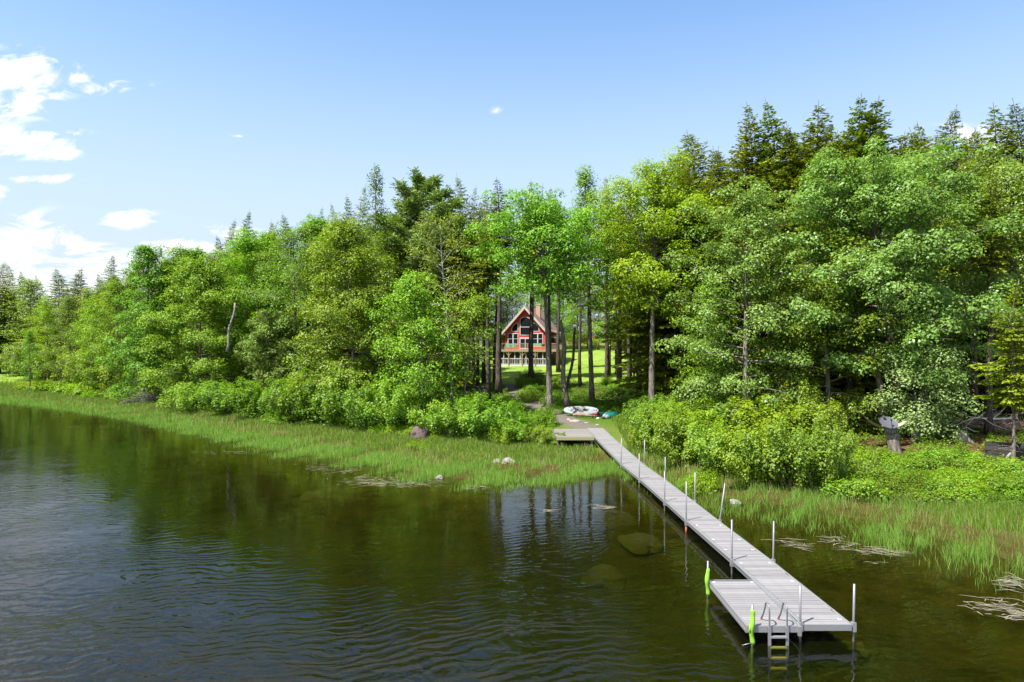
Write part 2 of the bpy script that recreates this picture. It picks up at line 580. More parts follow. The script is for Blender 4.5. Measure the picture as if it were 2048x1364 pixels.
h = N.m('ADD', N.m('MULTIPLY', waves(3.9, R(-12), 2, .36), .62), N.m('MULTIPLY', waves(8.5, R(8), 2, .45), .17))
h = N.m('ADD', h, N.m('MULTIPLY', wv.outputs['Fac'], .24))
calm = N.ss(sh, 10.0, 25.0)
amp = N.m('MULTIPLY', N.m('ADD', N.m('MULTIPLY', calm, .82), .16), N.m('MULTIPLY_ADD', N.ss(gust, .35, .62), .55, .55))
hb = N.m('MULTIPLY', h, amp)
bp = N.n('ShaderNodeBump')
bp.inputs['Strength'].default_value = 1.0
bp.inputs['Distance'].default_value = .044
N.l(hb, bp.inputs['Height'])
fr = N.n('ShaderNodeFresnel'); fr.inputs[0].default_value = 1.333
N.l(bp.outputs[0], fr.inputs['Normal'])
gl = N.n('ShaderNodeBsdfGlossy'); gl.inputs['Roughness'].default_value = .02
N.l(bp.outputs[0], gl.inputs['Normal'])
tr = N.n('ShaderNodeBsdfTransparent'); tr.inputs[0].default_value = (.93, .96, .86, 1)
murk = N.n('ShaderNodeBsdfDiffuse'); murk.inputs[0].default_value = (.007, .010, .002, 1)
mk = N.n('ShaderNodeMixShader')
N.l(N.m('MULTIPLY_ADD', N.ss(sh, 0, 14), .22, .08), mk.inputs[0])
N.l(tr.outputs[0], mk.inputs[1]); N.l(murk.outputs[0], mk.inputs[2])
ms = N.n('ShaderNodeMixShader')
N.l(N.m('MULTIPLY', fr.outputs[0], 1.0, clamp=True), ms.inputs[0])
N.l(mk.outputs[0], ms.inputs[1]); N.l(gl.outputs[0], ms.inputs[2])
out = finish(N, ms.outputs[0])
va = N.n('ShaderNodeVolumeAbsorption')
va.inputs[0].default_value = (.62, .575, .05, 1)
va.inputs[1].default_value = 1.15
N.l(va.outputs[0], out.inputs[1])
lake = link('lake_water', wm, None, m)
lake['kind'] = 'structure'

# ------------------------------------------------------------------ plants: generators
def curve_pts(a, direc, L, up, n=5):
    pts = []
    p = Vector(a); d = Vector(direc).normalized()
    for i in range(n + 1):
        pts.append(p.copy())
        d = (d + Vector((0, 0, up / n))).normalized()
        p = p + d * (L / n)
    return pts

def gen_decid(seed, H, Wd, cb, n_br=36, leaf=.17, dens=115, r0=.2, lean=(0, 0), lm=None, bm=None, droop=-.55, shape='round', pad=1.0, flat=.62, name='tree', twist=.5, fork=0):
    rng = np.random.default_rng(seed)
    rd = random.Random(seed)
    t_m = MB()
    tp, tr_ = [], []
    wob = [rd.uniform(-1, 1) for _ in range(4)]
    def trunk_at(t):
        return Vector((lean[0] * t ** 1.3 + .22 * wob[0] * math.sin(t * 5 + wob[1] * 3) * t * twist * 2, lean[1] * t ** 1.3 + .22 * wob[2] * math.sin(t * 4 + wob[3] * 3) * t * twist * 2, H * t))
    for i in range(13):
        t = i / 12 * .96
        tp.append(trunk_at(t)); tr_.append(max(.025, r0 * (1 - t) ** .85 * (1.35 if i == 0 else 1)))
    t_m.tube(tp, tr_, 9)
    C, PR = [], []
    stems = [(0, 0.0)]
    for i in range(n_br):
        q = (i + rd.random()) / n_br
        t = cb + (1 - cb) * q
        u = q
        if shape == 'round':
            Rr = Wd / 2 * max(.22, math.sin(PI * (.20 + .74 * u))) ** .75
        elif shape == 'tall':
            Rr = Wd / 2 * (max(.12, (1 - u) ** .6) * (0.75 + .4 * min(1, u * 3)))
        else:      # spreading to the ground
            Rr = Wd / 2 * max(.18, math.cos(u * PI / 2) ** .55)
        az = i * 2.39996 + rd.uniform(-.5, .5)
        el = R(-2 + 52 * u + rd.uniform(-10, 14))
        L = Rr * rd.uniform(.72, 1.12) / max(.55, math.cos(el) ** .5)
        dv = Vector((math.cos(az) * math.cos(el), math.sin(az) * math.cos(el), math.sin(el)))
        pts = curve_pts(trunk_at(t * .97 - .02 if t > .1 else t), dv, L, droop * (1 - u * .6))
        rb = max(.012, r0 * .34 * (1 - u * .55))
        t_m.tube(pts, [rb * (1 - .82 * k / 5) for k in range(6)], 5, cap=False)
        npad = max(3, int(L * 1.25))
        for k in range(npad):
            s = .30 + .74 * (k + rd.random() * .6) / npad
            f = min(s, .999) * 5
            i0 = int(f); p = pts[i0].lerp(pts[min(i0 + 1, 5)], f - i0)
            if s > 1: p = p + (pts[5] - pts[4]) * (s - 1) * 5
            side = Vector((-dv.y, dv.x, 0)) * rd.uniform(-1, 1) * (.16 + .24 * s) * L * .8
            p = p + side + Vector((0, 0, rd.uniform(-.5, .6)))
            pr = pad * 1.32 * rd.uniform(.45, .95) * (.8 + .25 * Wd / 10)
            C.append(p); PR.append(pr)
            if abs(side.length) > .5 and rd.random() < .5:
                t_m.tube([p - side, p - side * .4 + Vector((0, 0, .1)), p], [.02, .014, .006], 3, cap=False)
    for k in range(12):
        C.append(trunk_at(.86 + .012 * k) + Vector((rd.uniform(-.6, .6), rd.uniform(-.6, .6), 0))); PR.append(pad * rd.uniform(.45, .7))
    C = np.array([tuple(c) for c in C]); PR = np.array(PR)
    PR = PR * .86
    cnt = np.maximum(12, (1.5 * dens * PR ** 2 * rng.uniform(.7, 1.2, len(PR)))).astype(int)
    idx = np.repeat(np.arange(len(C)), cnt)
    n = len(idx)
    u_ = unit(rng.normal(size=(n, 3)) + np.array([0, 0, .55]))
    rr = rng.uniform(.62, 1.06, (n, 1))
    asp = rng.uniform(.75, 1.3, (len(C), 2))
    off = u_ * rr * np.array([1, 1, flat]) * np.concatenate([asp, np.ones((len(C), 1))], 1)[idx]
    off[:, 2] -= .25 * (off[:, 0] ** 2 + off[:, 1] ** 2)
    pos = C[idx] + off * PR[idx, None] + rng.normal(0, .07, (n, 3))
    cen = np.array([lean[0] * .6, lean[1] * .6, H * (cb + .35 * (1 - cb))])
    outw = unit(pos - cen)
    nrm = unit(np.array([-.10, -.10, .50]) + outw * .25 + u_ * .75 + rng.normal(0, .34, (n, 3)))
    val = np.clip(rng.uniform(0, 1, n) * .75 + (rng.uniform(0, 1, len(C)))[idx] * .35 - .05, 0, 1)
    cq = leafquads(rng, pos, nrm, leaf)
    crown = quads(name + '_crown', cq, val, lm)
    trunk = t_m.mesh(name + '_trunk'); trunk.materials.append(bm or BARK)
    return trunk, crown, H

def gen_conifer(seed, H, Wd, cb, lm=None, bm=None, step=.42, nb=6, droop=-.30, spray=.34, dens=1.0, r0=.2, bare=0, name='conifer', ragged=.25, top_bend=.35):
    rng = np.random.default_rng(seed); rd = random.Random(seed)
    t_m = MB()
    bend = rd.uniform(0, 2 * PI)
    def tk(z):
        t = max(0, (z / H - .8) / .2)
        return Vector((math.cos(bend) * top_bend * t * t + .1 * math.sin(z * .5), math.sin(bend) * top_bend * t * t, z))
    t_m.tube([tk(H * i / 12) for i in range(13)], [max(.015, r0 * (1 - i / 12.2) * (1.3 if i == 0 else 1)) for i in range(13)], 8)
    for _ in range(bare):       # dead snags below the crown
        z = rd.uniform(H * .08, H * cb)
        az = rd.uniform(0, 2 * PI); L = rd.uniform(.5, 1.7)
        t_m.tube(curve_pts(tk(z), (math.cos(az), math.sin(az), rd.uniform(-.1, .3)), L, rd.uniform(-.6, .3), 3), [.022, .016, .010, .004], 4, cap=False)
    P_, N_, T_, S_ = [], [], [], []
    z = H * cb
    i = 0
    while z < H * .985:
        u = (z - H * cb) / (H * (1 - cb))
        Rr = Wd / 2 * ((1 - u) ** .98) * (.55 + .45 * min(1, u * 4)) + .04
        k = 3
        for j in range(k):
            az = 2 * PI * j / k + i * 1.1 + rd.uniform(-.35, .35)
            L = Rr * rd.uniform(1 - ragged * 2, 1 + ragged)
            if L < .08: continue
            el = R(34 * u - 2 + rd.uniform(-12, 12))
            dv = Vector((math.cos(az) * math.cos(el), math.sin(az) * math.cos(el), math.sin(el)))
            pts = curve_pts(tk(z), dv, L, droop, 4)
            if L > .8:
                t_m.tube(pts, [.028 * (1 - u) + .008, .02 * (1 - u) + .006, .012, .008, .003], 3, cap=False)
            ns = int(max(5, L * 24 * dens))
            for q in range(ns):
                s = (.12 + .9 * (q + rd.random()) / ns)
                f = min(s, .999) * 4; i0 = int(f)
                p = pts[i0].lerp(pts[i0 + 1], f - i0)
                tang = (pts[i0 + 1] - pts[i0]).normalized()
                sd = Vector((-tang.y, tang.x, 0)).normalized() * (1 if q % 2 else -1)
                wv_ = (1 - s * .75) * .30 * L * rd.random()
                P_.append(p + sd * wv_ + Vector((0, 0, rd.uniform(-.10, .05) - wv_ * .2)))
                T_.append(tang * rd.uniform(.5, 1.0) + sd * rd.uniform(.3, 1.0) + Vector((0, 0, rd.uniform(-.55, .1))))
                S_.append(spray * rd.uniform(.5, 1.1) * (.45 + .55 * (1 - u)))
        z += step * .36 * rd.uniform(.4, 1.6) * (1 - .15 * u)
        i += 1
    P_ = np.array([tuple(p) for p in P_]); T_ = unit(np.array([tuple(p) for p in T_])); S_ = np.array(S_)[:, None]
    n = len(P_)
    up = unit(np.array([0, 0, 1.0]) + rng.normal(0, .45, (n, 3)))
    b = unit(np.cross(T_, up))
    t = T_ * S_
    w = b * S_ * .27
    cq = np.stack([P_, P_ + t * .5 - w, P_ + t, P_ + t * .5 + w], 1)
    val = np.clip(rng.uniform(0, 1, n) ** 1.3, 0, 1)
    crown = quads(name + '_crown', cq, val, lm)
    trunk = t_m.mesh(name + '_trunk'); trunk.materials.append(bm or BARK_D)
    return trunk, crown, H

def gen_pine(seed, H, Wd, cb, lm=None, n_br=44, r0=.3, tuft=.5, name='pine', dens=34):
    rng = np.random.default_rng(seed); rd = random.Random(seed)
    t_m = MB()
    t_m.tube([(0.15 * math.sin(i), 0, H * i / 12) for i in range(13)], [max(.03, r0 * (1 - i / 12.3)) for i in range(13)], 9)
    C = []
    for i in range(n_br):
        u = (i + rd.random()) / n_br
        z = H * (cb + (1 - cb) * u)
        Rr = Wd / 2 * (math.sin(PI * (.22 + .72 * u)) ** .8 + .05)
        az = i * 2.4 + rd.uniform(-.5, .5); el = R(4 + 34 * u + rd.uniform(-8, 8))
        L = Rr * rd.uniform(.65, 1.12)
        dv = Vector((math.cos(az) * math.cos(el), math.sin(az) * math.cos(el), math.sin(el)))
        pts = curve_pts((0, 0, z), dv, L, .25, 5)
        t_m.tube(pts, [.06 * (1 - u * .5), .05, .04, .03, .02, .01], 5, cap=False)
        for k in range(int(5 + L * 5)):
            s = .25 + .77 * rd.random(); f = min(s, .999) * 5; i0 = int(f)
            p = pts[i0].lerp(pts[i0 + 1], f - i0)
            C.append(p + Vector((-dv.y, dv.x, 0)) * rd.uniform(-1, 1) * .38 * L * (1.15 - s) + Vector((0, 0, rd.uniform(-.1, .3))))
    C = np.array([tuple(c) for c in C])
    idx = np.repeat(np.arange(len(C)), dens)
    n = len(idx)
    T = unit(rng.normal(size=(n, 3)) * np.array([1, 1, .6]) + np.array([0, 0, .35]))
    S = tuft * rng.uniform(.6, 1.2, (n, 1))
    Pp = C[idx] + rng.normal(0, .14, (n, 3))
    b = unit(np.cross(T, unit(rng.normal(size=(n, 3)))))
    w = b * .045
    cq = np.stack([Pp - w * .6, Pp + T * S * .7 - w, Pp + T * S, Pp + T * S * .7 + w], 1)
    val = np.clip(rng.uniform(0, 1, n) * .7 + rng.uniform(0, .3, len(C))[idx], 0, 1)
    crown = quads(name + '_crown', cq, val, lm)
    trunk = t_m.mesh(name + '_trunk'); trunk.materials.append(BARK_D)
    return trunk, crown, H

def gen_shrub(seed, w, h, n=9000, leaf=.10, lm=None, name='shrub', stems=26):
    rng = np.random.default_rng(seed); rd = random.Random(seed)
    sm = MB(); C, S = [], []
    for i in range(stems):
        az = i * 2.4 + rd.random(); q = math.sqrt(rd.random()); el = R(85 - 55 * q)
        L = h * rd.uniform(.75, 1.1) / max(.62, math.sin(el)) * (1 - .1 * q)
        dv = Vector((math.cos(az) * math.cos(el) * w / h * .8, math.sin(az) * math.cos(el) * w / h * .8, math.sin(el)))
        pts = curve_pts((rd.uniform(-.15, .15) * w, rd.uniform(-.15, .15) * w, -.05), dv, L, -.25, 4)
        sm.tube(pts, [.022, .018, .013, .009, .004], 4, cap=False)
        for k in range(7):
            s = .25 + .78 * (k + rd.random()) / 7; f = min(s, .999) * 4; i0 = int(f)
            p = pts[i0].lerp(pts[i0 + 1], f - i0)
            C.append(p + Vector((rd.uniform(-1, 1), rd.uniform(-1, 1), rd.uniform(-.5, .6))) * .16 * w * .6)
            S.append(rd.uniform(.16, .34) * (.7 + .3 * w / 2))
    C = np.array([tuple(c) for c in C]); S = np.array(S)
    idx = rng.integers(0, len(C), n)
    u_ = unit(rng.normal(size=(n, 3)) + np.array([0, 0, .4]))
    pos = C[idx] + u_ * rng.uniform(.55, 1.15, (n, 1)) * S[idx, None]
    pos[:, 2] = np.maximum(pos[:, 2], .02)
    outw = unit(pos - np.array([0, 0, h * .3]))
    nrm = unit(np.array([-.08, -.08, .5]) + outw * .35 + u_ * .6 + rng.normal(0, .36, (n, 3)))
    val = np.clip(rng.uniform(0, 1, n) * .8 + rng.uniform(0, .25, len(C))[idx], 0, 1)
    kx = w / (2 * np.percentile(np.hypot(pos[:, 0], pos[:, 1]), 93)); kz = h / np.percentile(pos[:, 2], 98)
    K3 = np.array([kx, kx, kz]); pos = pos * K3
    sm.v = [(a * kx, b * kx, c * kz) for a, b, c in sm.v]
    fol = quads(name + '_foliage', leafquads(rng, pos, nrm, leaf * .78), val, lm)
    st = sm.mesh(name + '_stem'); st.materials.append(STEM)
    return st, fol

def tree_thing(name, arch, x, y, label, group=None, H=None, Wk=1.0, rz=0.0, cat='tree', z=None, parts=('trunk', 'crown')):
    s = (H / arch[2]) if H else 1.0
    r = thing(name, label, cat, (x, y, (gz(x, y) if z is None else z) - .12), rz, group)
    r.scale = (s * Wk, s * Wk, s)
    link(parts[0], arch[0], r)
    link(parts[1], arch[1], r)
    return r

def hgt(x, y, toppy):
    """height a tree at (x, y) needs so that its top stands at picture row toppy"""
    return CAM_H - (toppy - HZ) * y / FOC - gz(x, y) + .12

# ------------------------------------------------------------------ boat dock
ALU = simple('aluminium', (.34, .345, .36), .45, .6, .10, 14, 0, rnd=.05)
POLE = simple('galvanised_pipe', (.19, .193, .205), .5, .5, .16, 9)
PLANKM = simple('weathered_grey_plank', (.180, .175, .182), .8, 0, .42, 2.6, .35, stretch=(.8, 9, 9), rnd=.16)
PLANKW = simple('old_deck_board', (.165, .152, .142), .85, 0, .3, 2.5, .3, stretch=(.7, 8, 8), rnd=.22)
EDGEW = simple('yellowish_edge_board', (.26, .25, .13), .8, 0, .2, 4, .2, stretch=(.6, 6, 6))
WHITEP = simple('white_paint', (.50, .49, .49), .5, 0, .04, 5)
BLACKP = simple('black_plastic', (.02, .02, .022), .45, 0, .2, 8)
LIME = simple('lime_green_foam', (.20, .42, .03), .75, 0, .10, 12)
RUST = simple('rusty_pipe', (.32, .10, .04), .8, .3, .4, 16)

ROWS = [(17.25, 7.97, .45), (22.25, 7.85, .45), (27.2, 7.62, .45), (30.5, 7.50, .45), (35.4, 7.28, .46), (39.4, 6.97, .50), (47.6, 6.48, .82), (51.2, 6.20, 1.08)]
HW = .59
dock = thing('boat_dock', 'long narrow grey plank dock on pipe posts running from the shore out over the lake', 'dock', (7.97, 17.25, .45))
D0 = Vector((7.97, 17.25, .45))
def dock_c(y):
    ys = [r[0] for r in ROWS]
    return Vector((float(np.interp(y, ys, [r[1] for r in ROWS])), y, float(np.interp(y, ys, [r[2] for r in ROWS])))) - D0
pm = MB().box(-HW + .035, HW - .035, -.065, .065, -.035, 0).mesh('plank')
pm.materials.append(PLANKM)
y = 17.25 + .075
rnd = random.Random(4)
while y < 51.1:
    near_joint = min(abs(y - r[0]) for r in ROWS[1:-1])
    c = dock_c(y); c2 = dock_c(y + .1)
    o = link('plank', pm, dock)
    o.location = c + Vector((rnd.uniform(-.003, .003), 0, rnd.uniform(-.003, .003)))
    o.rotation_euler = (math.atan2(c2.z - c.z, .1), rnd.uniform(-.004, .004), -math.atan2(c2.x - c.x, .1) * .0)
    y += .143
for i in range(len(ROWS) - 1):
    a = dock_c(ROWS[i][0]); b = dock_c(ROWS[i + 1][0])
    for s in (-1, 1):
        q = MB()
        o1, o2 = a + Vector((s * HW, .01, 0)), b + Vector((s * HW, -.01, 0))
        q.bar(o1 + Vector((0, 0, -.045)), o2 + Vector((0, 0, -.045)), .12, .05)
        q.bar(o1 + Vector((s * .012, 0, -.115)), o2 + Vector((s * .012, 0, -.115)), .03, .05)
        q.bar(o1 + Vector((0, 0, -.150)), o2 + Vector((0, 0, -.150)), .05, .07)
        q.build('side_rail', ALU, dock)
    j = MB().box(-HW - .01, HW + .01, -.03, .03, -.16, -.037)
    j.build('cross_beam', ALU, dock, a + Vector((0, .03 if i == 0 else 0, 0)))
fb = MB().box(-HW, HW, -.055, -.005, -.15, .004)
fb.build('front_beam', ALU, dock, Vector((0, 0, 0)))
for i in range(1, 6):
    a = dock_c(ROWS[i][0])
    MB().box(-HW + .04, HW - .04, -.04, .04, .0, .010).build('joint_strip', ALU, dock, a)
# posts: row, side, height over the deck, lean in x
POSTS = [(0, -1, .97, 0), (0, 1, 1.0, .02), (1, -1, 1.32, -.0), (1, 1, 1.27, .02), (2, -1, 1.55, .01), (2, 1, 1.48, .20), (3, -1, 1.33, .0), (3, 1, 1.27, .02), (4, -1, 1.30, 0), (4, 1, 1.12, 0), (5, -1, 1.5, .03), (5, 1, 1.4, .01)]
for k, (ri, s, hh, ln) in enumerate(POSTS):
    c = dock_c(ROWS[ri][0]) + Vector((s * (HW + .085), .03, 0))
    base = c + Vector((-ln * .5, 0, -ROWS[ri][2] - 1.5))
    tp = c + Vector((ln, 0, hh))
    p = MB().tube([base, c, tp], .030, 10, True, True).build('post', POLE, dock)
    MB().box(c.x - .05, c.x + .05, c.y - .055, c.y + .055, -.20 + c.z, .035 + c.z).build('post_bracket', ALU, dock)
    if ri == 2 and s == -1:
        MB().tube([c + Vector((0, 0, -.62)), c + Vector((0, 0, -.24))], .036, 10).build('rusty_sleeve', RUST, dock)
for (ry, ss_) in ((17.55, 1), (20.35, 1), (22.0, 1), (22.0, -1), (24.6, 1), (24.6, -1), (26.5, 1), (26.5, -1), (23.4, 1), (23.4, -1)):
    c = dock_c(ry) + Vector((ss_ * (HW - .13), 0, .0))
    r_ = MB().tube([c, c + Vector((0, 0, .012))], .055, 14).build('round_cap', WHITEP, dock)
    MB().tube([c + Vector((0, 0, .012)), c + Vector((0, 0, .016))], .022, 10).build('cap_hole', BLACKP, r_)
for ry in (18.1, 20.9):
    c = dock_c(ry) + Vector((HW - .06, 0, .0))
    q = MB()
    q.tube([c + Vector((0, -.05, 0)), c + Vector((0, -.05, .05))], .012, 6).tube([c + Vector((0, .05, 0)), c + Vector((0, .05, .05))], .012, 6)
    q.tube([c + Vector((0, -.14, .062)), c + Vector((0, -.06, .055)), c + Vector((0, .06, .055)), c + Vector((0, .14, .062))], [.008, .014, .014, .008], 7)
    q.build('cleat', ALU, dock)

# side platform
PX0, PX1, PY0, PY1 = 5.90, 7.22, 17.15, 20.38
plat = thing('side_platform', 'short grey plank platform lying against the lake end of the long dock', 'dock platform', (PX0, PY0, .45))
pm2 = MB().box(.035, PX1 - PX0 - .035, -.065, .065, -.035, 0).mesh('plank'); pm2.materials.append(PLANKM)
y = .08
while y < PY1 - PY0 - .03:
    o = link('plank', pm2, plat); o.location = (0, y, rnd.uniform(-.003, .003)); y += .143
for x in (0.0, PX1 - PX0):
    q = MB().box(x - .025, x + .025, 0, PY1 - PY0, -.105, .008).box(x - .035, x + .035, .01, PY1 - PY0 - .01, -.135, -.108).box(x - .022, x + .022, 0, PY1 - PY0, -.185, -.138)
    q.build('side_rail', ALU, plat)
for yy in (-.03, PY1 - PY0 + .03):
    MB().box(-.02, PX1 - PX0 + .02, yy - .025, yy + .025, -.15, .006).build('end_beam', ALU, plat)
for (x, yy) in ((.09, 3.08), (1.22, 3.08)):
    MB().tube([(x, yy, .0), (x, yy, .012)], .05, 14).build('round_cap', WHITEP, plat)
for x, yy, hh in ((-.085, PY1 - PY0 - .05, .60), (.085, -.10, .58)):
    MB().tube([(x, yy, -2.0), (x + .02, yy, hh)], .028, 10).build('post', POLE, plat)
MB().box(1.25, 1.33, -.12, -.05, -.22, .02).build('corner_clamp', ALU, plat)

def bumper(x, y, z0, z1, label, seed, knob):
    rd = random.Random(seed)
    pts, rr = [], []
    for i in range(15):
        t = i / 14
        pts.append((x + .022 * math.sin(t * 7 + seed), y - .0 + .012 * math.sin(t * 9), z0 + (z1 - z0) * t))
        rr.append(.060 + .006 * math.sin(t * 11 + seed) - (.02 if i in (0, 14) else 0))
    r = thing('foam_bumper', label, 'dock bumper', (x, y, z0), 0, 'lime green bumpers on the side platform posts')
    q = MB().tube([Vector(p) - Vector((x, y, z0)) for p in pts], rr, 12)
    q.build('sleeve', LIME, r)
    if knob:
        MB().tube([(-.03, -.03, .30), (-.085, -.05, .38), (-.06, -.04, .52)], [.012, .028, .012], 8).build('loose_flap', LIME, r)
        MB().tube([(-.02, -.02, .05), (-.26, -.02, -.01)], .008, 6).build('tie_wire', ALU, r)
bumper(PX0 - .075, PY1 - .05, .02, .83, 'lime green foam bumper on the post at the shoreward corner of the side platform', 1, False)
bumper(PX0 + .10, PY0 - .10, .02, .90, 'lime green foam bumper on the front post beside the swim ladder', 2, True)

# swim ladder
lad = thing('swim_ladder', 'aluminium swim ladder with hooped handrails at the front edge of the side platform', 'ladder', (6.65, PY0 - .08, .45))
for s in (-1, 1):
    x = s * .22
    pts = [(x, -.02, -1.25), (x, -.02, .15), (x, -.02, .38)]
    for k in range(9):
        a = PI * k / 8
        pts.append((x, .12 - .14 * math.cos(a), .42 + .13 * math.sin(a)))
    pts += [(x - .02, .34, .20), (x - .03, .46, .02)]
    MB().tube(pts, .021, 8).build('handrail', POLE, lad)
    MB().box(x - .035, x + .035, -.045, -.005, -.75, .02).build('side_rail', ALU, lad)
    MB().tube([(x - .03, .46, .0), (x - .03, .46, .03)], .03, 8).build('foot_pad', simple('red_rubber', (.4, .05, .03), .6), lad)
ALGAE = simple('algae_covered_tread', (.34, .33, .07), .8, 0, .45, 14)
for i, z in enumerate((-.24, -.50, -.76, -1.02)):
    MB().box(-.20, .20, -.075, .02, z - .018, z + .018).build('step', ALU if i == 0 else ALGAE, lad)

# timber landing at the shore end
land = thing('timber_landing', 'weathered timber landing with a pale yellow edge board beside the shore end of the dock', 'landing', (3.05, 47.0, .98))
bm_ = MB().box(0, 2.58, -.092, .092, -.04, 0).mesh('plank'); bm_.materials.append(PLANKW)
y = .12
while y < 4.5:
    o = link('plank', bm_, land); o.location = (0, y, rnd.uniform(-.006, .006)); o.rotation_euler = (0, 0, rnd.uniform(-.004, .004)); y += .193
MB().box(.02, 2.60, -.06, 0, -.20, .012).build('edge_board', EDGEW, land)
for x in (.05, 1.3, 2.5):
    MB().box(x - .05, x + .05, .03, 4.45, -.22, -.045).build('joist', PLANKW, land)
for x in (.1, 2.45):
    for yy in (.1, 4.3):
        MB().box(x - .06, x + .06, yy - .06, yy + .06, -1.1, -.045).build('post', PLANKW, land)

# ------------------------------------------------------------------ rocks
def rock_mesh(seed, name, mt, sub=4, rough=.28, flat=1.0):
    import bmesh
    bm = bmesh.new()
    bmesh.ops.create_icosphere(bm, subdivisions=sub, radius=1)
    off = Vector((seed * 7.3, seed * 1.9, seed * 3.1))
    for v in bm.verts:
        n = v.co.normalized()
        k = 1 + rough * mnoise.noise(n * 1.1 + off) * 1.6 + rough * .4 * mnoise.noise(n * 3.1 + off) + rough * .12 * mnoise.noise(n * 9 + off)
        v.co = Vector((n.x * k, n.y * k, n.z * k * flat))
        # facet
        for ax in (Vector((.8, .3, .5)), Vector((-.6, -.5, .6)), Vector((.1, .9, .3)), Vector((.2, -.8, .5))):
            a = ax.normalized(); d = v.co.dot(a)
            if d > .82: v.co -= a * (d - .82) * .8
    me = bpy.data.meshes.new(name)
    bm.to_mesh(me); bm.free()
    me.polygons.foreach_set('use_smooth', [True] * len(me.polygons))
    me.materials.append(mt)
    return me
ROCK_P = simple('pale_granite', (.20, .175, .16), .85, 0, .35, 5, .6)
ROCK_B = simple('brown_boulder', (.085, .058, .054), .9, 0, .5, 3.5, 1.0)
ROCK_S = simple('silt_covered_rock', (.042, .045, .012), .95, 0, .7, 4, .8)
rocks = [  # px, py of centre, half width px, height over the water m, depth factor, material, name, label
    (841, 882, 17, .95, .9, ROCK_B, 1, 'dark reddish brown boulder standing in the marsh grass below the shrubs'),
    (1016, 926, 15, .28, .8, ROCK_P, 2, 'tan rock at the notch in the reeds, largest of the pale shore rocks'),
    (994, 925, 12, .17, .7, ROCK_P, 3, 'low grey rock touching the west side of the largest tan shore rock'),
    (948, 927, 9, .14, .7, ROCK_P, 4, 'small flat pale rock alone among the reeds'),
    (879, 957, 8, .15, .8, ROCK_P, 5, 'small pointed white rock at the outer edge of the reeds'),
    (1471, 1007, 11, .14, .9, ROCK_P, 6, 'pinkish rounded rock breaking the water beyond the leaning dock post'),
    (916, 903, 5, .10, .8, ROCK_P, 7, 'tiny grey stone in the marsh grass near the brown boulder'),
]
for (px, py, hw, hgt_, dk, mt, sd, lb) in rocks:
    p = wp(px, py)
    s = hw * p.y / FOC
    g0 = max(0.0, gz(p.x, p.y))
    p = gp(px, py)
    o = link('rock' if mt is not ROCK_B else 'boulder', rock_mesh(sd, 'rock', mt, 4, .3), None)
    o.scale = (s, s * dk, hgt_ * 1.0)
    o.location = (p.x, p.y, max(p.z, 0) + hgt_ * .12)
    if mt is ROCK_B:
        o.scale = (s * 1.05, s * .9, hgt_ * .75); o.location = (p.x, p.y, p.z + hgt_ * .45)
    tag(o, lb, 'rock', 'rocks along the shore')
under = [(1286, 1076, 42, 19, .26, 'pale olive slab of rock just under the water between the dock and the open lake'),
         (1240, 1032, 50, 24, .36, 'broad sunken rock behind the pale olive slab, towards the shore'),
         (1215, 1142, 40, 20, .50, 'dim sunken rock in front of the pale olive slab'),
         (626, 985, 26, 9, .25, 'sunken rock under the green reflection out from the marsh'),
         (1722, 1292, 20, 16, .45, 'mossy sunken rock beside the outer corner post of the dock'),
         (1780, 1020, 30, 8, .25, 'sunken rock under the floating reeds beyond the dock'),
         (1960, 1320, 50, 24, .6, 'large dim sunken rock at the near edge of the shallows'),
         (1476, 1016, 22, 8, .12, 'shallow ledge of rock below the pinkish rounded rock')]
for i, (px, py, hw, hh, dep, lb) in enumerate(under):
    p = wp(px, py, -dep)
    s = hw * p.y / FOC
    sy = hh * p.y ** 2 / (CAM_H * FOC)
    o = link('sunken_rock', rock_mesh(20 + i, 'sunken_rock', ROCK_S, 4, .38), None)
    o.scale = (s, min(sy, s * 1.4), .28); o.location = (p.x, p.y, -dep - .24)
    o.rotation_euler = (0, 0, -.15)
    tag(o, lb, 'sunken rock', 'rocks under the water')

# ------------------------------------------------------------------ house
RED = simple('red_clapboard', (.58, .048, .022), .6, 0, .10, 3, .25, stretch=(.3, .3, 14))
ROOFM = simple('tan_shingles', (.19, .115, .085), .9, 0, .22, 7, .3)
TRIM = simple('cream_trim', (.42, .37, .33), .6, 0, .06, 4)
GLASS, N = mat('window_glass')
p_ = N.n('ShaderNodeBsdfPrincipled'); p_.inputs['Base Color'].default_value = (.012, .014, .018, 1); p_.inputs['Roughness'].default_value = .06
finish(N, p_.outputs[0])
CEDAR = simple('pale_cedar', (.28, .20, .13), .8, 0, .2, 5, .2, stretch=(1, 1, 3))
SCREEN = simple('dark_insect_screen', (.022, .017, .016), .8, 0, .2, 6)
MINT = simple('mint_green_paint', (.13, .34, .20), .6, 0, .05, 5)
ORANGE = simple('orange_cushion', (.65, .28, .07), .8, 0, .1, 5)
STONE = simple('chimney_stone', (.40, .25, .20), .9, 0, .3, 8, .4)
HX, HY = 2.15, 110.0
HZ0 = gz(HX, HY)
HROT = R(-15)
house = thing('red_house', 'red gabled lake house with arched windows and a raised deck behind the trees', 'house', (HX, HY, HZ0 - .02), HROT)
house.scale = (.95, .95, 1.03)
FL, EV, AP, HWD, DEP = 2.35, 5.35, 8.95, 3.55, 11.0
body = MB()
body.prism([(-HWD, FL), (HWD, FL), (HWD, EV), (0, AP - .12), (-HWD, EV)], 0, DEP)
body.build('wall', RED, house)
MB().box(-HWD, HWD, .6, DEP - .1, 0, FL - .01).build('basement_wall', RED, house)
sl = (AP - EV) / HWD
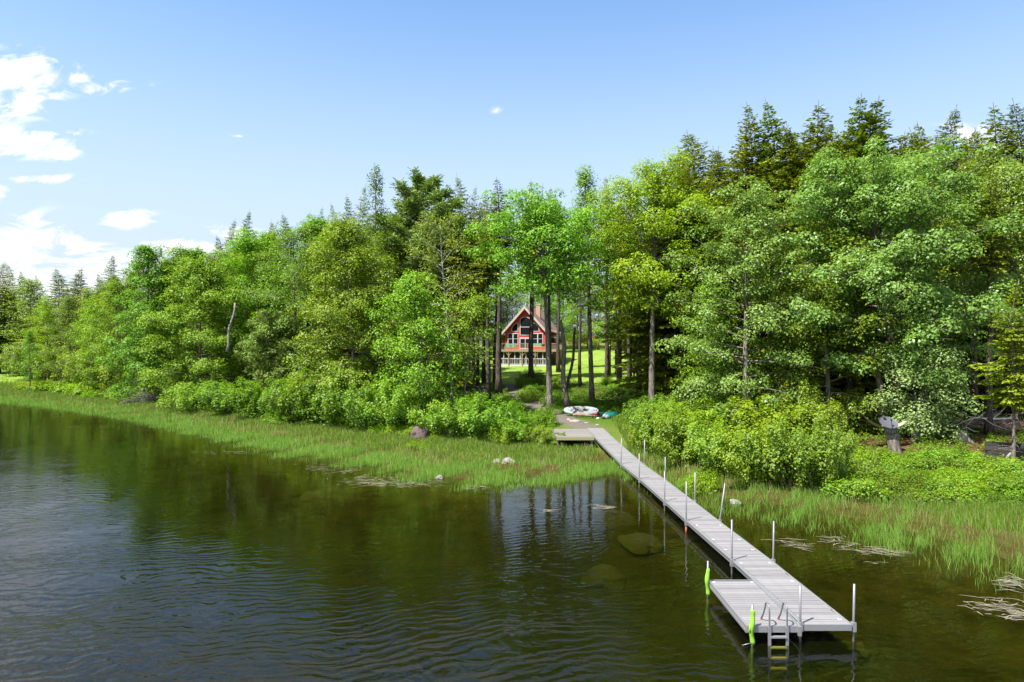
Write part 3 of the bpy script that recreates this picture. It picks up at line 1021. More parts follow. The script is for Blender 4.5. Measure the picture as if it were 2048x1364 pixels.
for s in (-1, 1):
    xo = HWD + .42
    poly = [(0, AP + .02), (s * xo, AP - sl * xo + .02), (s * xo, AP - sl * xo + .22), (0, AP + .24)]
    if s < 0: poly = poly[::-1]
    rf = MB().prism(poly, -.55, DEP + .5).build('roof', ROOFM, house)
    # barge boards
    poly = [(0, AP - .22), (s * (xo + .02), AP - sl * (xo + .02) - .22), (s * (xo + .02), AP - sl * (xo + .02) + .26), (0, AP + .28)]
    if s < 0: poly = poly[::-1]
    MB().prism(poly, -.63, -.555).build('barge_board', TRIM, house)
ch = MB().box(1.0, 1.75, 3.6, 4.3, AP - 1.6, AP + .55).build('chimney', STONE, house)
MB().box(.95, 1.80, 3.55, 4.35, AP + .553, AP + .68).build('chimney_cap', TRIM, ch)

def window(poly_out, poly_in_list, name='window'):
    w = MB().prism(poly_out, -.07, -.003).build(name, WHITEP, house)
    for pl in poly_in_list:
        MB().prism(pl, -.085, -.072).build('pane', GLASS, w)
    return w
def rect(x0, x1, z0, z1):
    return [(x0, z0), (x1, z0), (x1, z1), (x0, z1)]
def arch_top(x0, x1, z0, z1, rise, n=12):
    pts = [(x0, z0), (x1, z0)]
    for k in range(n + 1):
        a = PI * k / n
        pts.append(((x0 + x1) / 2 + (x1 - x0) / 2 * math.cos(a), z1 + rise * math.sin(a)))
    return pts
def quarter(x0, x1, z0, z1, s, n=10):
    """quarter round, straight edge at x0 (inner), curve falls to x1"""
    pts = [(x0, z0)]
    for k in range(n + 1):
        a = PI / 2 * k / n
        pts.append((x0 + (x1 - x0) * math.cos(a), z0 + (z1 - z0) * math.sin(a)))
    return pts if s > 0 else pts[::-1]
zc = lambda z: z
window(arch_top(-.95, .95, 4.62, 7.05, .48), [rect(-.84, .84, 4.74, 5.88), arch_top(-.84, .84, 6.0, 7.03, .40)])
for s in (-1, 1):
    window(quarter(s * 1.22, s * 2.48, 5.22, 6.62, s), [quarter(s * 1.33, s * 2.34, 5.33, 6.49, s)])
    xs = sorted((s * 1.22, s * 3.08))
    xm = sum(xs) / 2
    window(rect(xs[0], xs[1], 3.10, 4.98),
           [rect(xs[0] + .12, xm - .09, 3.22, 4.05), rect(xs[0] + .12, xm - .09, 4.13, 4.86), rect(xm + .09, xs[1] - .12, 3.22, 4.05), rect(xm + .09, xs[1] - .12, 4.13, 4.86)])
dr = MB().prism(rect(-.98, .98, FL + .16, 4.30), -.07, -.003).build('door', WHITEP, house)
for x0, x1 in ((-.84, -.06), (.06, .84)):
    MB().prism(rect(x0, x1, FL + .32, 4.08), -.085, -.072).build('pane', GLASS, dr)
# raised deck
DX0, DX1, DY0 = -4.55, 6.0, -2.6
dk = MB().box(DX0, DX1, DY0, -.003, FL - .05, FL + .06).box(HWD + .003, DX1, 0, 5.5, FL - .05, FL + .06).build('deck', CEDAR, house)
MB().box(DX0 - .03, DX1 + .03, DY0 - .06, DY0 - .003, FL - .24, FL + .07).build('rim_board', CEDAR, dk)
MB().box(DX1 + .003, DX1 + .06, DY0, 5.5, FL - .24, FL + .07).build('rim_board', CEDAR, dk)
def railing(x0, y0, x1, y1, parent, z, hh=.95, mt=CEDAR, gap=.145, posts=True, bal='baluster'):
    a = Vector((x0, y0, z)); b = Vector((x1, y1, z)); L = (b - a).length; d = (b - a).normalized()
    MB().bar(a + Vector((0, 0, hh)), b + Vector((0, 0, hh)), .09, .09).build('top_rail', mt, parent)
    MB().bar(a + Vector((0, 0, .10)), b + Vector((0, 0, .10)), .06, .05).build('bottom_rail', mt, parent)
    n = int(L / gap)
    sm_ = MB().box(-.022, .022, -.022, .022, .12, hh - .05).mesh(bal); sm_.materials.append(mt)
    for i in range(n):
        o = link(bal, sm_, parent); o.location = a + d * (i + .5) * L / n
    if posts:
        k = max(1, round(L / 1.9))
        pm_ = MB().box(-.05, .05, -.05, .05, 0, hh + .06).mesh('rail_post'); pm_.materials.append(mt)
        for i in range(k + 1):
            o = link('rail_post', pm_, parent); o.location = a + d * L * i / k + Vector((0, 0, .003))
railing(-1.25, DY0 + .05, 1.05, DY0 + .05, dk, FL + .06)
railing(4.0, DY0 + .05, DX1 - .05, DY0 + .05, dk, FL + .06)
railing(DX1 - .05, DY0 + .1, DX1 - .05, 5.4, dk, FL + .06)
# low rail boards to the sides of the middle bay keep the furniture in view
for x0, x1 in ((DX0 + .05, -1.3), (1.1, 3.95)):
    MB().bar((x0, DY0 + .05, FL + .30), (x1, DY0 + .05, FL + .30), .05, .05).build('cable_rail', ALU, dk)
    MB().bar((x0, DY0 + .05, FL + 1.0), (x1, DY0 + .05, FL + 1.0), .05, .05).build('cable_rail', ALU, dk)
# screened porch below the deck
porch = MB().box(-4.15, 4.55, DY0 + .25, .55, FL - .30, FL - .06).build('porch', WHITEP, house)
MB().box(-4.10, 4.50, DY0 + .40, .5, .02, FL - .32).build('porch_screen', SCREEN, porch)
for i in range(10):
    x = -4.1 + i * (8.6 / 9)
    MB().box(x - .055, x + .055, DY0 + .24, DY0 + .34, .0, FL - .303).build('porch_post', WHITEP, porch)
railing(-4.1, DY0 + .2, 4.5, DY0 + .2, porch, .12, .92, WHITEP, .29, False)
MB().box(-4.15, 4.55, DY0 + .12, DY0 + .23, -.3, .14).build('sill', WHITEP, porch)
for x in (-4.4, -2.25, .1, 2.3, 4.75):
    MB().box(x - .07, x + .07, DY0 + .0, DY0 + .11, -.2, FL - .245).build('deck_post', CEDAR, house)
    for s in (-1, 1):
        MB().bar((x + s * .04, DY0 + .055, FL - .85), (x + s * .55, DY0 + .055, FL - .28), .07).build('brace', CEDAR, house)
# side sun porch
MB().box(HWD + .003, HWD + 1.5, 3.2, 8.5, 0, FL + 2.25).build('side_porch', CEDAR, house)
MB().prism([(HWD + .01, 5.35), (HWD + 1.9, 4.80), (HWD + 1.9, 4.93), (HWD + .01, 5.49)], 2.8, 8.9).build('side_porch_roof', ROOFM, house)
for yy in (3.7, 5.2, 6.7):
    MB().box(HWD + 1.505, HWD + 1.53, yy, yy + 1.1, FL + .7, FL + 1.9).build('side_window', SCREEN, house)
MB().box(HWD + .25, HWD + 1.25, 3.17, 3.197, FL + .7, FL + 1.9).build('side_window', SCREEN, house)
MB().box(-.98 - .34, -.98 - .22, -.10, -.003, 3.95, 4.15).build('wall_lamp', WHITEP, house)

def hpt(x, y, z):
    v = Matrix.Rotation(HROT, 4, 'Z') @ Vector((x * .95, y * .95, z * 1.03))
    return v + Vector((HX, HY, HZ0))
def chair(x, y, label, w=.75, cush=False, group='mint green seats on the deck'):
    p = hpt(x, y, FL + .06)
    r = thing('deck_chair' if w < 1 else 'deck_bench', label, 'chair' if w < 1 else 'bench', p, HROT, group)
    for k in range(5 if w < 1 else 10):
        n = 5 if w < 1 else 10
        xx = -w / 2 + w * (k + .5) / n
        MB().box(xx - w / n * .42, xx + w / n * .42, .28, .32, .30, 1.0).build('back_slat', MINT, r)
    MB().box(-w / 2, w / 2, -.25, .28, .33, .38).build('seat', MINT, r)
    for sx in (-1, 1):
        MB().box(sx * w / 2 - .03, sx * w / 2 + .03, -.3, .3, .58, .62).build('armrest', MINT, r)
        for sy in (-.27, .25):
            MB().box(sx * w / 2 - .03, sx * w / 2 + .03, sy - .03, sy + .03, 0, .577).build('leg', MINT, r)
    if cush:
        MB().box(-w / 2 + .05, w / 2 - .05, -.27, .2, .385, .50).build('cushion', ORANGE, r)
chair(-2.75, -1.5, 'mint green slatted chair on the deck nearest its west corner')
chair(-1.75, -1.4, 'mint green slatted chair on the deck just west of the house door')
chair(2.15, -1.5, 'wide mint green bench with orange cushions on the deck east of the door', 2.0, True)
g = thing('kettle_grill', 'dark round grill on the deck at the end of the mint green bench', 'grill', hpt(3.45, -1.6, FL + .06), HROT)
q = MB(); q.tube([(0, 0, .55), (0, 0, .62), (0, 0, .75), (0, 0, .88), (0, 0, .97)], [.14, .27, .32, .27, .10], 14); q.build('bowl', BLACKP, g)
for a in (0, 2.1, 4.2):
    MB().tube([(.15 * math.cos(a), .15 * math.sin(a), .6), (.3 * math.cos(a), .3 * math.sin(a), 0)], .02, 6).build('leg', ALU, g)

# grey neighbour roof glimpsed west of the house, beige house in the east wood, pale building far west
GREYS = simple('grey_siding', (.30, .27, .28), .8, 0, .12, 3, .2, stretch=(.3, .3, 8))
BEIGE = simple('beige_siding', (.46, .38, .33), .8, 0, .08, 3, .2, stretch=(.3, .3, 8))
def cottage(x, y, w, dpt, hh, rot, wall, roof, label, pitch=.5):
    z = gz(x, y)
    r = thing('cottage', label, 'house', (x, y, z - .05), rot)
    MB().prism([(-w / 2, 0), (w / 2, 0), (w / 2, hh), (0, hh + w / 2 * pitch - .05), (-w / 2, hh)], 0, dpt).build('wall', wall, r)
    for s in (-1, 1):
        xo = w / 2 + .35; ap = hh + w / 2 * pitch
        poly = [(0, ap), (s * xo, ap - pitch * xo), (s * xo, ap - pitch * xo + .18), (0, ap + .18)]
        if s < 0: poly = poly[::-1]
        MB().prism(poly, -.4, dpt + .4).build('roof', roof, r)
    k = max(2, int(w / 2.6))
    for i in range(k):
        xx = -w / 2 + w * (i + .5) / k
        f = MB().prism(rect(xx - .5, xx + .5, 1.0, 2.2), -.06, -.003).build('window', WHITEP, r)
        MB().prism(rect(xx - .42, xx + .42, 1.08, 2.12), -.075, -.062).build('pane', GLASS, f)
    MB().box(-w / 2 + .2, -w / 2 + 1.1, -.05, -.004, 0.05, 2.05).build('door', WHITEP, r)
cottage(-7.5, 122, 7, 8, 4.6, R(8), GREYS, GREYS, 'grey sided cottage glimpsed west of the red house through the trunks')
cottage(25.5, 74, 8, 8, 4.8, R(10), BEIGE, simple('red_roofing', (.30, .09, .06), .8, 0, .15, 5), 'beige house showing in slivers through the leaves of the eastern maples')
cottage(-105, 146, 12, 7, 2.9, R(30), WHITEP, GREYS, 'low white building past the far end of the meadow')

# ------------------------------------------------------------------ things on the landing bank
def board_outline(L, Wd, n=40):
    pts = []
    for i in range(n):
        a = 2 * PI * i / n
        c_, s_ = math.cos(a), math.sin(a)
        e = 2.6 if c_ < 0 else 2.15
        pts.append((L / 2 * math.copysign(abs(c_) ** (2 / e), c_), Wd / 2 * math.copysign(abs(s_) ** (2 / 2.3), s_)))
    return pts
BOARDW = simple('board_white', (.30, .33, .37), .35, 0, .05, 4)
BOARDE = simple('board_pale_blue_edge', (.40, .52, .66), .4, 0, .05, 4)
PADG = simple('grey_deck_pad', (.25, .245, .235), .85, 0, .1, 20)
PADB = simple('black_deck_pad', (.022, .021, .024), .8, 0, .1, 20)
sp = at(1163, 821, 57.0)
sup = thing('paddle_board', 'white paddle board with grey and black deck pad tipped on its edge on a log', 'paddle board', (sp.x, sp.y, sp.z - .33))
sup.rotation_euler = (R(52), R(1.0), R(2))
bmh = MB()
ol = board_outline(2.92, .80)
k = len(ol)
lay = [(-.06, .93), (-.045, .99), (0, 1.0), (.045, .985), (.06, .93)]
vs = []
for z, s_ in lay:
    vs += [(x * (1 - (1 - s_) * .25), y * s_ + .40, z) for x, y in ol]
fs = [tuple(range(k - 1, -1, -1)), tuple(4 * k + i for i in range(k))]
for j in range(4):
    fs += [(j * k + i, j * k + (i + 1) % k, (j + 1) * k + (i + 1) % k, (j + 1) * k + i) for i in range(k)]
bmh.add(vs, fs, True)
bmh.build('hull', BOARDW, sup)
rim = MB()
vs = [(x * 1.004, y * 1.012 + .40, z) for z in (-.035, .03) for x, y in ol]
rim.add(vs, [(i, (i + 1) % k, k + (i + 1) % k, k + i) for i in range(k)], True)
rim.build('edge_band', BOARDE, sup)
def flat(name, poly, z, mt, par):
    b = MB(); n = len(poly)
    rk = lambda x: 0.0
    b.add([(x, y, z + rk(x)) for x, y in poly] + [(x, y, z + .006 + rk(x)) for x, y in poly], [tuple(range(n, 2 * n)), tuple(range(n - 1, -1, -1))] + [(i, (i + 1) % n, n + (i + 1) % n, n + i) for i in range(n)])
    return b.build(name, mt, par)
flat('deck_pad', [(-.62, .08), (.42, .08), (.56, .28), (.56, .52), (.42, .72), (-.62, .72), (-.42, .40)], .0615, PADG, sup)
flat('pad_stripe', [(-.80, .74), (-.56, .74), (-.36, .52), (.50, .52), (.57, .40), (.50, .28), (-.36, .28), (-.56, .06), (-.80, .06), (-.50, .40)], .0685, PADB, sup)
flat('tail_pad', [(-.86, .18), (-.86, .62), (-.64, .40)], .0615, PADG, sup)
flat('handle_plate', [(.12 * math.cos(a * PI / 8) * 1.7, .40 + .075 * math.sin(a * PI / 8)) for a in range(16)], .0755, BOARDW, sup)
flat('handle_logo', [(.06 * math.cos(a * PI / 8) * 1.7, .40 + .025 * math.sin(a * PI / 8)) for a in range(16)], .0825, PADB, sup)
for (x, y) in ((-1.27, .40), (-1.06, .40), (1.02, .40), (1.12, .40), (1.26, .40), (1.30, .37), (1.30, .43)):
    flat('fin_mark', [(x - .03, y - .035), (x + .03, y - .035), (x + .03, y + .035), (x - .03, y + .035)], .0615, PADB, sup)
flat('badge', [(-1.09, .60), (-1.04, .60), (-1.04, .65), (-1.09, .65)], .0615, ORANGE, sup)

lp = at(1170, 833, 56.2)
WOODB = bark_mat('stripped_log', (.14, .085, .06), (.36, .25, .19), 5)
log = thing('fallen_log', 'reddish brown log lying below the white paddle board', 'log', (lp.x, lp.y, lp.z))
MB().tube([(-1.0, 0, .16), (-.4, .02, .13), (.3, .0, .08), (.95, -.05, .02)], [.10, .13, .12, .09], 9).build('log_body', WOODB, log)
MB().tube([(-.7, 0, .10), (-.85, -.1, -.28)], [.06, .04], 6).tube([(-.45, 0, .1), (-.35, -.15, -.25)], [.05, .03], 6).tube([(.6, 0, .05), (.7, -.05, -.35)], [.05, .04], 6).build('branch_stub', BARK_D, log)

def kayak(name, label, loc, rotz, roll, L, Wd, hullm, accent, deckm):
    r = thing(name, label, 'kayak', loc)
    r.rotation_euler = (roll, 0, rotz)
    n, m_ = 18, 12
    vs, fs = [], []
    for i in range(n + 1):
        t = i / n * 2 - 1
        wv_ = Wd / 2 * max(0.02, (1 - abs(t) ** 2.4))
        hh = .40 * max(.1, (1 - abs(t) ** 4))
        rk = .14 * abs(t) ** 3
        for j in range(m_):
            a = PI * j / (m_ - 1)
            vs.append((t * L / 2, wv_ * math.cos(a), hh * math.sin(a) ** .8 - rk))
    for i in range(n):
        for j in range(m_ - 1):
            fs.append((i * m_ + j, i * m_ + j + 1, (i + 1) * m_ + j + 1, (i + 1) * m_ + j))
    fs.append(tuple(i * m_ for i in range(n + 1)) + tuple(i * m_ + m_ - 1 for i in range(n, -1, -1)))
    b = MB(); b.add(vs, fs, True); b.build('hull', hullm, r)
    b = MB()
    vs2 = [(x * .995, y * 1.0, z) for x, y, z in vs]
    b.tube([(t * L / 2, Wd / 2 * max(.02, 1 - abs(t) ** 2.4), -.14 * abs(t) ** 3) for t in np.linspace(-1, 1, 15)], .022, 6)
    b.tube([(t * L / 2, -Wd / 2 * max(.02, 1 - abs(t) ** 2.4), -.14 * abs(t) ** 3) for t in np.linspace(-1, 1, 15)], .022, 6)
    b.build('rim', accent, r)
    b = MB(); b.tube([(t * L / 2, 0, .405 * max(.1, (1 - abs(t) ** 4)) - .14 * abs(t) ** 3 + .0) for t in np.linspace(-.92, .92, 11)], .025, 6)
    b.build('keel', accent, r)
    return r
m, N = mat('teal_hull')
tcn = N.n('ShaderNodeTexCoord'); sx = N.n('ShaderNodeSeparateXYZ'); N.l(tcn.outputs['Object'], sx.inputs[0])
nzz = N.noise(tcn.outputs['Object'], 3, 3).outputs[0]
xx = N.m('ADD', sx.outputs[0], N.m('MULTIPLY', nzz, .5))
c = N.mix(N.ss(xx, -.95, -.55), (.26, .28, .29, 1), (.012, .17, .15, 1))
c = N.mix(N.ss(xx, -1.15, -.95), (.012, .012, .014, 1), c)
p_ = N.n('ShaderNodeBsdfPrincipled'); N.l(c, p_.inputs['Base Color']); p_.inputs['Roughness'].default_value = .35
finish(N, p_.outputs[0]); TEAL = m
kp = at(1210, 838, 56.4)
kayak('kayak', 'teal kayak with white and black bow lying upside down beside the paddle board', (kp.x + .60, kp.y + .85, kp.z + .12), R(56), R(14), 3.2, .90, TEAL, BLACKP, BLACKP)
kp = at(1190, 836, 57.2)
DGREEN = simple('dark_green_hull', (.012, .055, .050), .35, 0, .15, 4)
k2 = kayak('kayak', 'dark green kayak leaning between the paddle board and the teal kayak', (kp.x + .55, kp.y + .55, kp.z + .02), R(38), R(-22), 2.9, .70, DGREEN, BLACKP, BLACKP)
REDC = simple('red_fabric', (.50, .015, .008), .7, 0, .1, 6)
vp = at(1191, 829, 56.6)
vest = tag(MB().tube([(-.16, 0, 0), (-.05, .01, .05), (.08, 0, .07), (.17, .02, .01)], [.04, .08, .09, .04], 8).build('life_vest', REDC), 'small bright red life vest lying on the dark green kayak', 'life vest')
vest.location = vp
mp = at(1196, 838, 56.0)
tag(MB().tube([(-.14, 0, 0), (0, 0, .05), (.14, 0, .02)], [.06, .11, .06], 8).build('bailer_jug', WHITEP, None, mp), 'white plastic jug between the two kayaks', 'jug')

for i, (px, py, s, lb) in enumerate(((1138, 840, .20, 'pale stone west end of the stones beside the path'), (1150, 843, .26, 'long flat white stone by the path in front of the paddle board'),
                                    (1173, 846, .14, 'small white stone in the grass between the path and the log'), (1195, 850, .14, 'small white stone in the grass nearest the kayaks'))):
    p = gp(px, py)
    o = link('stone', rock_mesh(40 + i, 'stone', simple('white_stone', (.24, .22, .20), .9, 0, .2, 6, .4), 3, .3), None)
    o.scale = (s * (1.8 if i == 1 else 1), s * .8, s * .5); o.location = p
    tag(o, lb, 'stone', 'pale stones beside the path')

# ------------------------------------------------------------------ east bank: dish, hammock, stump, brush, timbers
GREYP = simple('matt_grey_dish', (.080, .080, .098), .6, .1, .14, 10)
tb = gp(1791, 908)
sn = thing('broken_trunk', 'thick bare broken-off trunk with blackened top under the round grey dish', 'tree trunk', (tb.x, tb.y, tb.z - .1))
Ysn = tb.y
tpv = at(1780, 856, Ysn) - Vector((tb.x, tb.y, tb.z - .1))
MB().tube([(.02, 0, -.1), (0, 0, .15), tpv * .5 + Vector((.02, 0, 0)), tpv], [.42, .34, .33, .34], 14).build('trunk', BARK, sn)
MB().tube([tpv * .80, tpv * .9, tpv * 1.02], [.345, .352, .35], 14).build('scorched_bark', bark_mat('scorched_bark', (.03, .035, .035), (.26, .26, .24), 6), sn)
dp = at(1777, 844.5, Ysn - .15)
dish = thing('satellite_dish', 'round matt grey dish tilted towards the lake on the bare broken trunk', 'dish', dp)
dish.rotation_euler = (R(36), R(4), R(-6))
vs, fs = [(0, 0, -.07)], []
rings = 6; seg = 32; RD = .52
for i in range(1, rings + 1):
    r_ = RD * i / rings
    for j in range(seg):
        a = 2 * PI * j / seg
        vs.append((r_ * math.cos(a), r_ * math.sin(a), -.07 + .07 * (i / rings) ** 2))
for j in range(seg):
    fs.append((0, 1 + j, 1 + (j + 1) % seg))
for i in range(rings - 1):
    for j in range(seg):
        a = 1 + i * seg + j; b = 1 + i * seg + (j + 1) % seg
        fs.append((a, a + seg, b + seg, b))
top_n = len(vs)
vs += [(x, y, z - .02) for x, y, z in vs]
fs += [tuple(q + top_n for q in f[::-1]) for f in fs]
fs += [(1 + (rings - 1) * seg + j, 1 + (rings - 1) * seg + (j + 1) % seg, top_n + 1 + (rings - 1) * seg + (j + 1) % seg, top_n + 1 + (rings - 1) * seg + j) for j in range(seg)]
MB().add(vs, fs, True).build('reflector', GREYP, dish)
MB().bar((.05, -RD + .02, -.0), (.02, -.15, .30), .03).build('feed_arm', BLACKP, dish)
MB().tube([(.02, -.15, .27), (.02, -.09, .36)], [.05, .06], 8).build('feed_horn', BLACKP, dish)
MB().box(-.19, -.05, .26, .40, -.035, .03).build('bracket_plate', BLACKP, dish)
MB().tube([(0, 0, -.09), (.0, .05, -.35)], .04, 8).build('mount', BLACKP, dish)

# hammock slung behind the dish
HAMM = simple('off_white_canvas', (.34, .31, .26), .85, 0, .08, 20, .2)
ha, hb_ = at(1728, 832, Ysn + 1.2), at(1812, 842, Ysn + 1.2)
hm = thing('hammock', 'off-white canvas hammock slung behind the round grey dish', 'hammock', ha)
vs, fs = [], []
n, m_ = 20, 6
for i in range(n + 1):
    t = i / n
    sag = -.62 * math.sin(PI * min(1, t * 1.02)) ** .8
    c_ = (hb_ - ha) * t + Vector((0, 0, sag))
    wv_ = .06 + .42 * math.sin(PI * t) ** .7
    for j in range(m_ + 1):
        a = j / m_ * 2 - 1
        vs.append(c_ + Vector((0, wv_ * a, .14 * a * a * math.sin(PI * t))))
for i in range(n):
    for j in range(m_):
        fs.append((i * (m_ + 1) + j, i * (m_ + 1) + j + 1, (i + 1) * (m_ + 1) + j + 1, (i + 1) * (m_ + 1) + j))
MB().add(vs, fs, True).build('sling', HAMM, hm)
MB().tube([(0, 0, 0), (-.8, .1, .5)], .012, 5).build('rope', DEADWOOD, hm)
MB().tube([hb_ - ha, hb_ - ha + Vector((.9, .1, .5))], .012, 5).build('rope', DEADWOOD, hm)

st = gp(1922, 884)
CUTW = bark_mat('weathered_stump_wood', (.22, .17, .14), (.58, .50, .42), 6)
stp = thing('tree_stump', 'weathered stump with flared roots below the brush pile', 'stump', (st.x, st.y, st.z - .05))
MB().tube([(0, 0, 0), (0, 0, .35), (.05, 0, .75)], [.45, .34, .24], 12).build('stump_body', CUTW, stp)
rdm = random.Random(9)
for a in (.3, 1.6, 2.9, 4.1, 5.4):
    MB().tube([(.25 * math.cos(a), .25 * math.sin(a), .4), (.5 * math.cos(a), .5 * math.sin(a), .12), (.85 * math.cos(a), .85 * math.sin(a), -.05)], [.13, .12, .05], 7).build('root', CUTW, stp)

def tangle(mb, rd, cx, cy, cz, w, dpt, h, n, L=(1.2, 2.6), r=.022, n_side=5):
    for i in range(n):
        az = rd.uniform(0, 2 * PI); el = rd.uniform(-.15, .5)
        p = Vector((cx + rd.uniform(-w, w) * .6, cy + rd.uniform(-dpt, dpt) * .6, cz + rd.uniform(0, h) * .6))
        d = Vector((math.cos(az), math.sin(az) * .5, math.sin(el)))
        ll = rd.uniform(*L)
        pts = curve_pts(p, d, ll, rd.uniform(-.8, .5), 5)
        mb.tube(pts, [r * (1 - .16 * k) * rd.uniform(.8, 1.2) for k in range(6)], 4, cap=False)
        for k in range(n_side):
            j = rd.randint(1, 4)
            dv = (d + Vector((rd.uniform(-1, 1), rd.uniform(-1, 1), rd.uniform(-.2, .9)))).normalized()
            mb.tube(curve_pts(pts[j], dv, ll * rd.uniform(.2, .5), rd.uniform(-.4, .4), 3), [r * .5, r * .4, r * .3, r * .15], 3, cap=False)
bp_ = gp(1990, 862)
q = MB(); rd = random.Random(5)
tangle(q, rd, 0, 0, 0, 2.6, 1.2, .9, 60, (1.2, 2.8), .024)
brush = q.build('brush_pile', simple('dead_brush', (.36, .24, .20), .9, 0, .35, 5, .2), None, bp_)
tag(brush, 'heap of reddish dead branches under the trees above the dark timbers', 'brush pile')
q = MB(); rd = random.Random(8)
b1 = at(1985, 838, bp_.y - 1.0)
q.tube([b1 + Vector((-.3 - 2.2, 0, -.45)), b1 + Vector((-1.2, 0, .1)), b1, b1 + Vector((1.6, 0, .05))], [.02, .045, .06, .05], 7)
for a, b_, c_ in (((-1.2, 0, .1), (-1.9, -.2, -.5), (-1.7, -.3, -1.1)), ((-1.9, -.2, -.5), (-1.4, -.3, -.75), (-1.1, -.3, -.8)), ((-1.7, -.25, -.9), (-1.35, -.3, -1.05), (-1.0, -.3, -1.05)),
               ((-.6, 0, .05), (-.1, -.2, -.35), (.9, -.3, -.7)), ((-.9, 0, .1), (-.4, .1, .45), (.3, .1, .65)), ((0, 0, 0), (.5, .1, .35), (.9, .1, .75)), ((-2.5, 0, -.45), (-3.0, 0, -.3), (-3.6, 0, -.1))):
    q.tube([b1 + Vector(a), b1 + Vector(b_), b1 + Vector(c_)], [.03, .022, .010], 5, cap=False)
tag(q.build('fallen_branch', simple('lichen_grey_branch', (.58, .56, .50), .9, 0, .2, 6, .2)), 'pale lichen-grey forked branch lying across the reddish brush pile', 'branch')

# dark timbers stacked cross on the bank
TIMB = simple('creosoted_timber', (.045, .040, .034), .9, 0, .5, 4, .6, stretch=(.5, 4, 4), rnd=.25)
tw = gp(1973, 932)
ordn = ['lowest', 'second', 'third', 'fourth', 'fifth', 'sixth', 'topmost']
tmesh = MB().box(0, 2.7, -.10, .10, 0, .175).mesh('timber'); tmesh.materials.append(TIMB)
rd = random.Random(3)
for k in range(7):
    for b_ in range(3):
        if k == 6 and b_ == 0: continue
        o = link('timber', tmesh)
        o.location = (tw.x + .05 + rd.uniform(-.05, .05) + .14 * b_, tw.y + .12 + .24 * b_, tw.z - .12 + k * .192)
        o.rotation_euler = (rd.uniform(-.01, .01), R(1.2), R(-20 + rd.uniform(-1.2, 1.2)))
        tag(o, '%s dark timber in the %s row of the stack on the east bank' % (ordn[k], ('front', 'middle', 'back')[b_]), 'timber', 'dark timbers stacked on the east bank')
# pale scrap wood in front of the stack
for i, (px, py, an, L_, lb) in enumerate(((2012, 922, 60, .5, 'short reddish offcut leaning against the front of the dark timbers'), (2036, 916, 20, .7, 'curved pale driftwood piece beside the slim trunk in front of the timbers'),
                                         (2043, 905, 80, .5, 'small pale split log standing by the end of the timber stack'), (2040, 928, -10, .5, 'pale chunk of wood low in the leaves before the timber stack'))):
    p = at(px, py, tw.y - .35)
    a = R(an)
    o = MB().tube([(0, 0, 0), (L_ * .5 * math.cos(a), .03, L_ * .5 * math.sin(a) + .03), (L_ * math.cos(a), 0, L_ * math.sin(a))], [.06, .075, .055], 7).build('scrap_wood', DEADWOOD, None, p)
    tag(o, lb, 'wood scrap', 'pale wood scraps by the timber stack')

# ------------------------------------------------------------------ trees of the front row, each its own shape
def Xat(px, Y):
    return (px - 1024) * Y / FOC

def hero(name, px, Y, top, wpx, cb_py, label, seed, kind=L_MAPLE, bm=None, lean=0.0, n_br=40, leaf=.17, dens=115, r0=.2, shape='round', droop=-.55, pad=1.0, base_px=None, group=None, flat=.62, rz=0.0, cat='tree'):
    bx = base_px if base_px is not None else px
    x, y = Xat(bx, Y), Y
    H = hgt(x, y, top)
    zc_ = CAM_H - (cb_py - HZ) * Y / FOC - gz(x, y)
    cb = max(.03, zc_ / H)
    Wm = wpx * Y / FOC
    ln = (Xat(px, Y) - x) * 1.25
    t, c, h_ = gen_decid(seed, H, Wm, cb, n_br, leaf * 1.10, dens * 1.05, r0, (ln, 0), kind, bm, droop, shape, pad, flat, name)
    r = thing(name, label, cat, (x, y, gz(x, y) - .12), 0, group)
    link('trunk', t, r); link('crown', c, r)
    return r

hero('maple_tree', 1745, 46, 352, 470, 700, 'broad silvery green maple spreading above the bare trunk with the round dish', 11, L_POPLAR, droop=-.25, flat=.5, n_br=74, leaf=.17, dens=165, r0=.34, base_px=1800, shape='round', pad=.85)
hero('maple_tree', 1640, 47.5, 470, 300, 850, 'leafy green maple hanging low over the shrubs between the two silvery giants', 12, L_MAPLE, n_br=50, leaf=.165, dens=95, r0=.20, base_px=1660)
hero('maple_tree', 1490, 48, 385, 300, 830, 'tall silvery green maple with a dark trunk in the thick of the eastern shrubs', 13, L_POPLAR, droop=-.25, flat=.5, n_br=66, leaf=.165, dens=130, pad=.85, r0=.26, base_px=1492)
hero('maple_tree', 1990, 49, 350, 330, 640, 'silvery maple at the east edge of the view above the brush pile', 14, L_POPLAR, droop=-.25, pad=.9, flat=.5, n_br=56, leaf=.17, dens=100, r0=.22, base_px=1978)
hero('maple_tree', 1425, 51, 560, 190, 835, 'low fresh green maple east of the twin stemmed yellow-green maple', 15, L_MAPLE, n_br=34, leaf=.16, dens=95, r0=.12, base_px=1436, shape='tall')
hero('maple_tree', 1310, 57, 345, 265, 600, 'bright yellow-green maple on a pale stem that forks at its foot', 16, L_BRIGHT, n_br=60, leaf=.18, dens=105, r0=.30, base_px=1303)
hero('maple_tree', 1085, 58, 420, 285, 560, 'layered green maple whose grey stem stands right before the red house', 17, L_MAPLE, n_br=56, leaf=.18, dens=105, r0=.27, base_px=1100, droop=-.4)
hero('poplar_tree', 1170, 66, 330, 125, 600, 'tall narrow poplar rising behind the layered maple, its grey stem over the paddle board', 18, L_MAPLE, n_br=46, leaf=.17, dens=80, r0=.27, base_px=1184, shape='tall')
hero('poplar_tree', 752, 67, 325, 95, 640, 'thin topped poplar spiking up just west of the big white pine', 19, L_DARKLEAF, n_br=46, leaf=.18, dens=70, r0=.16, shape='tall', pad=.75)
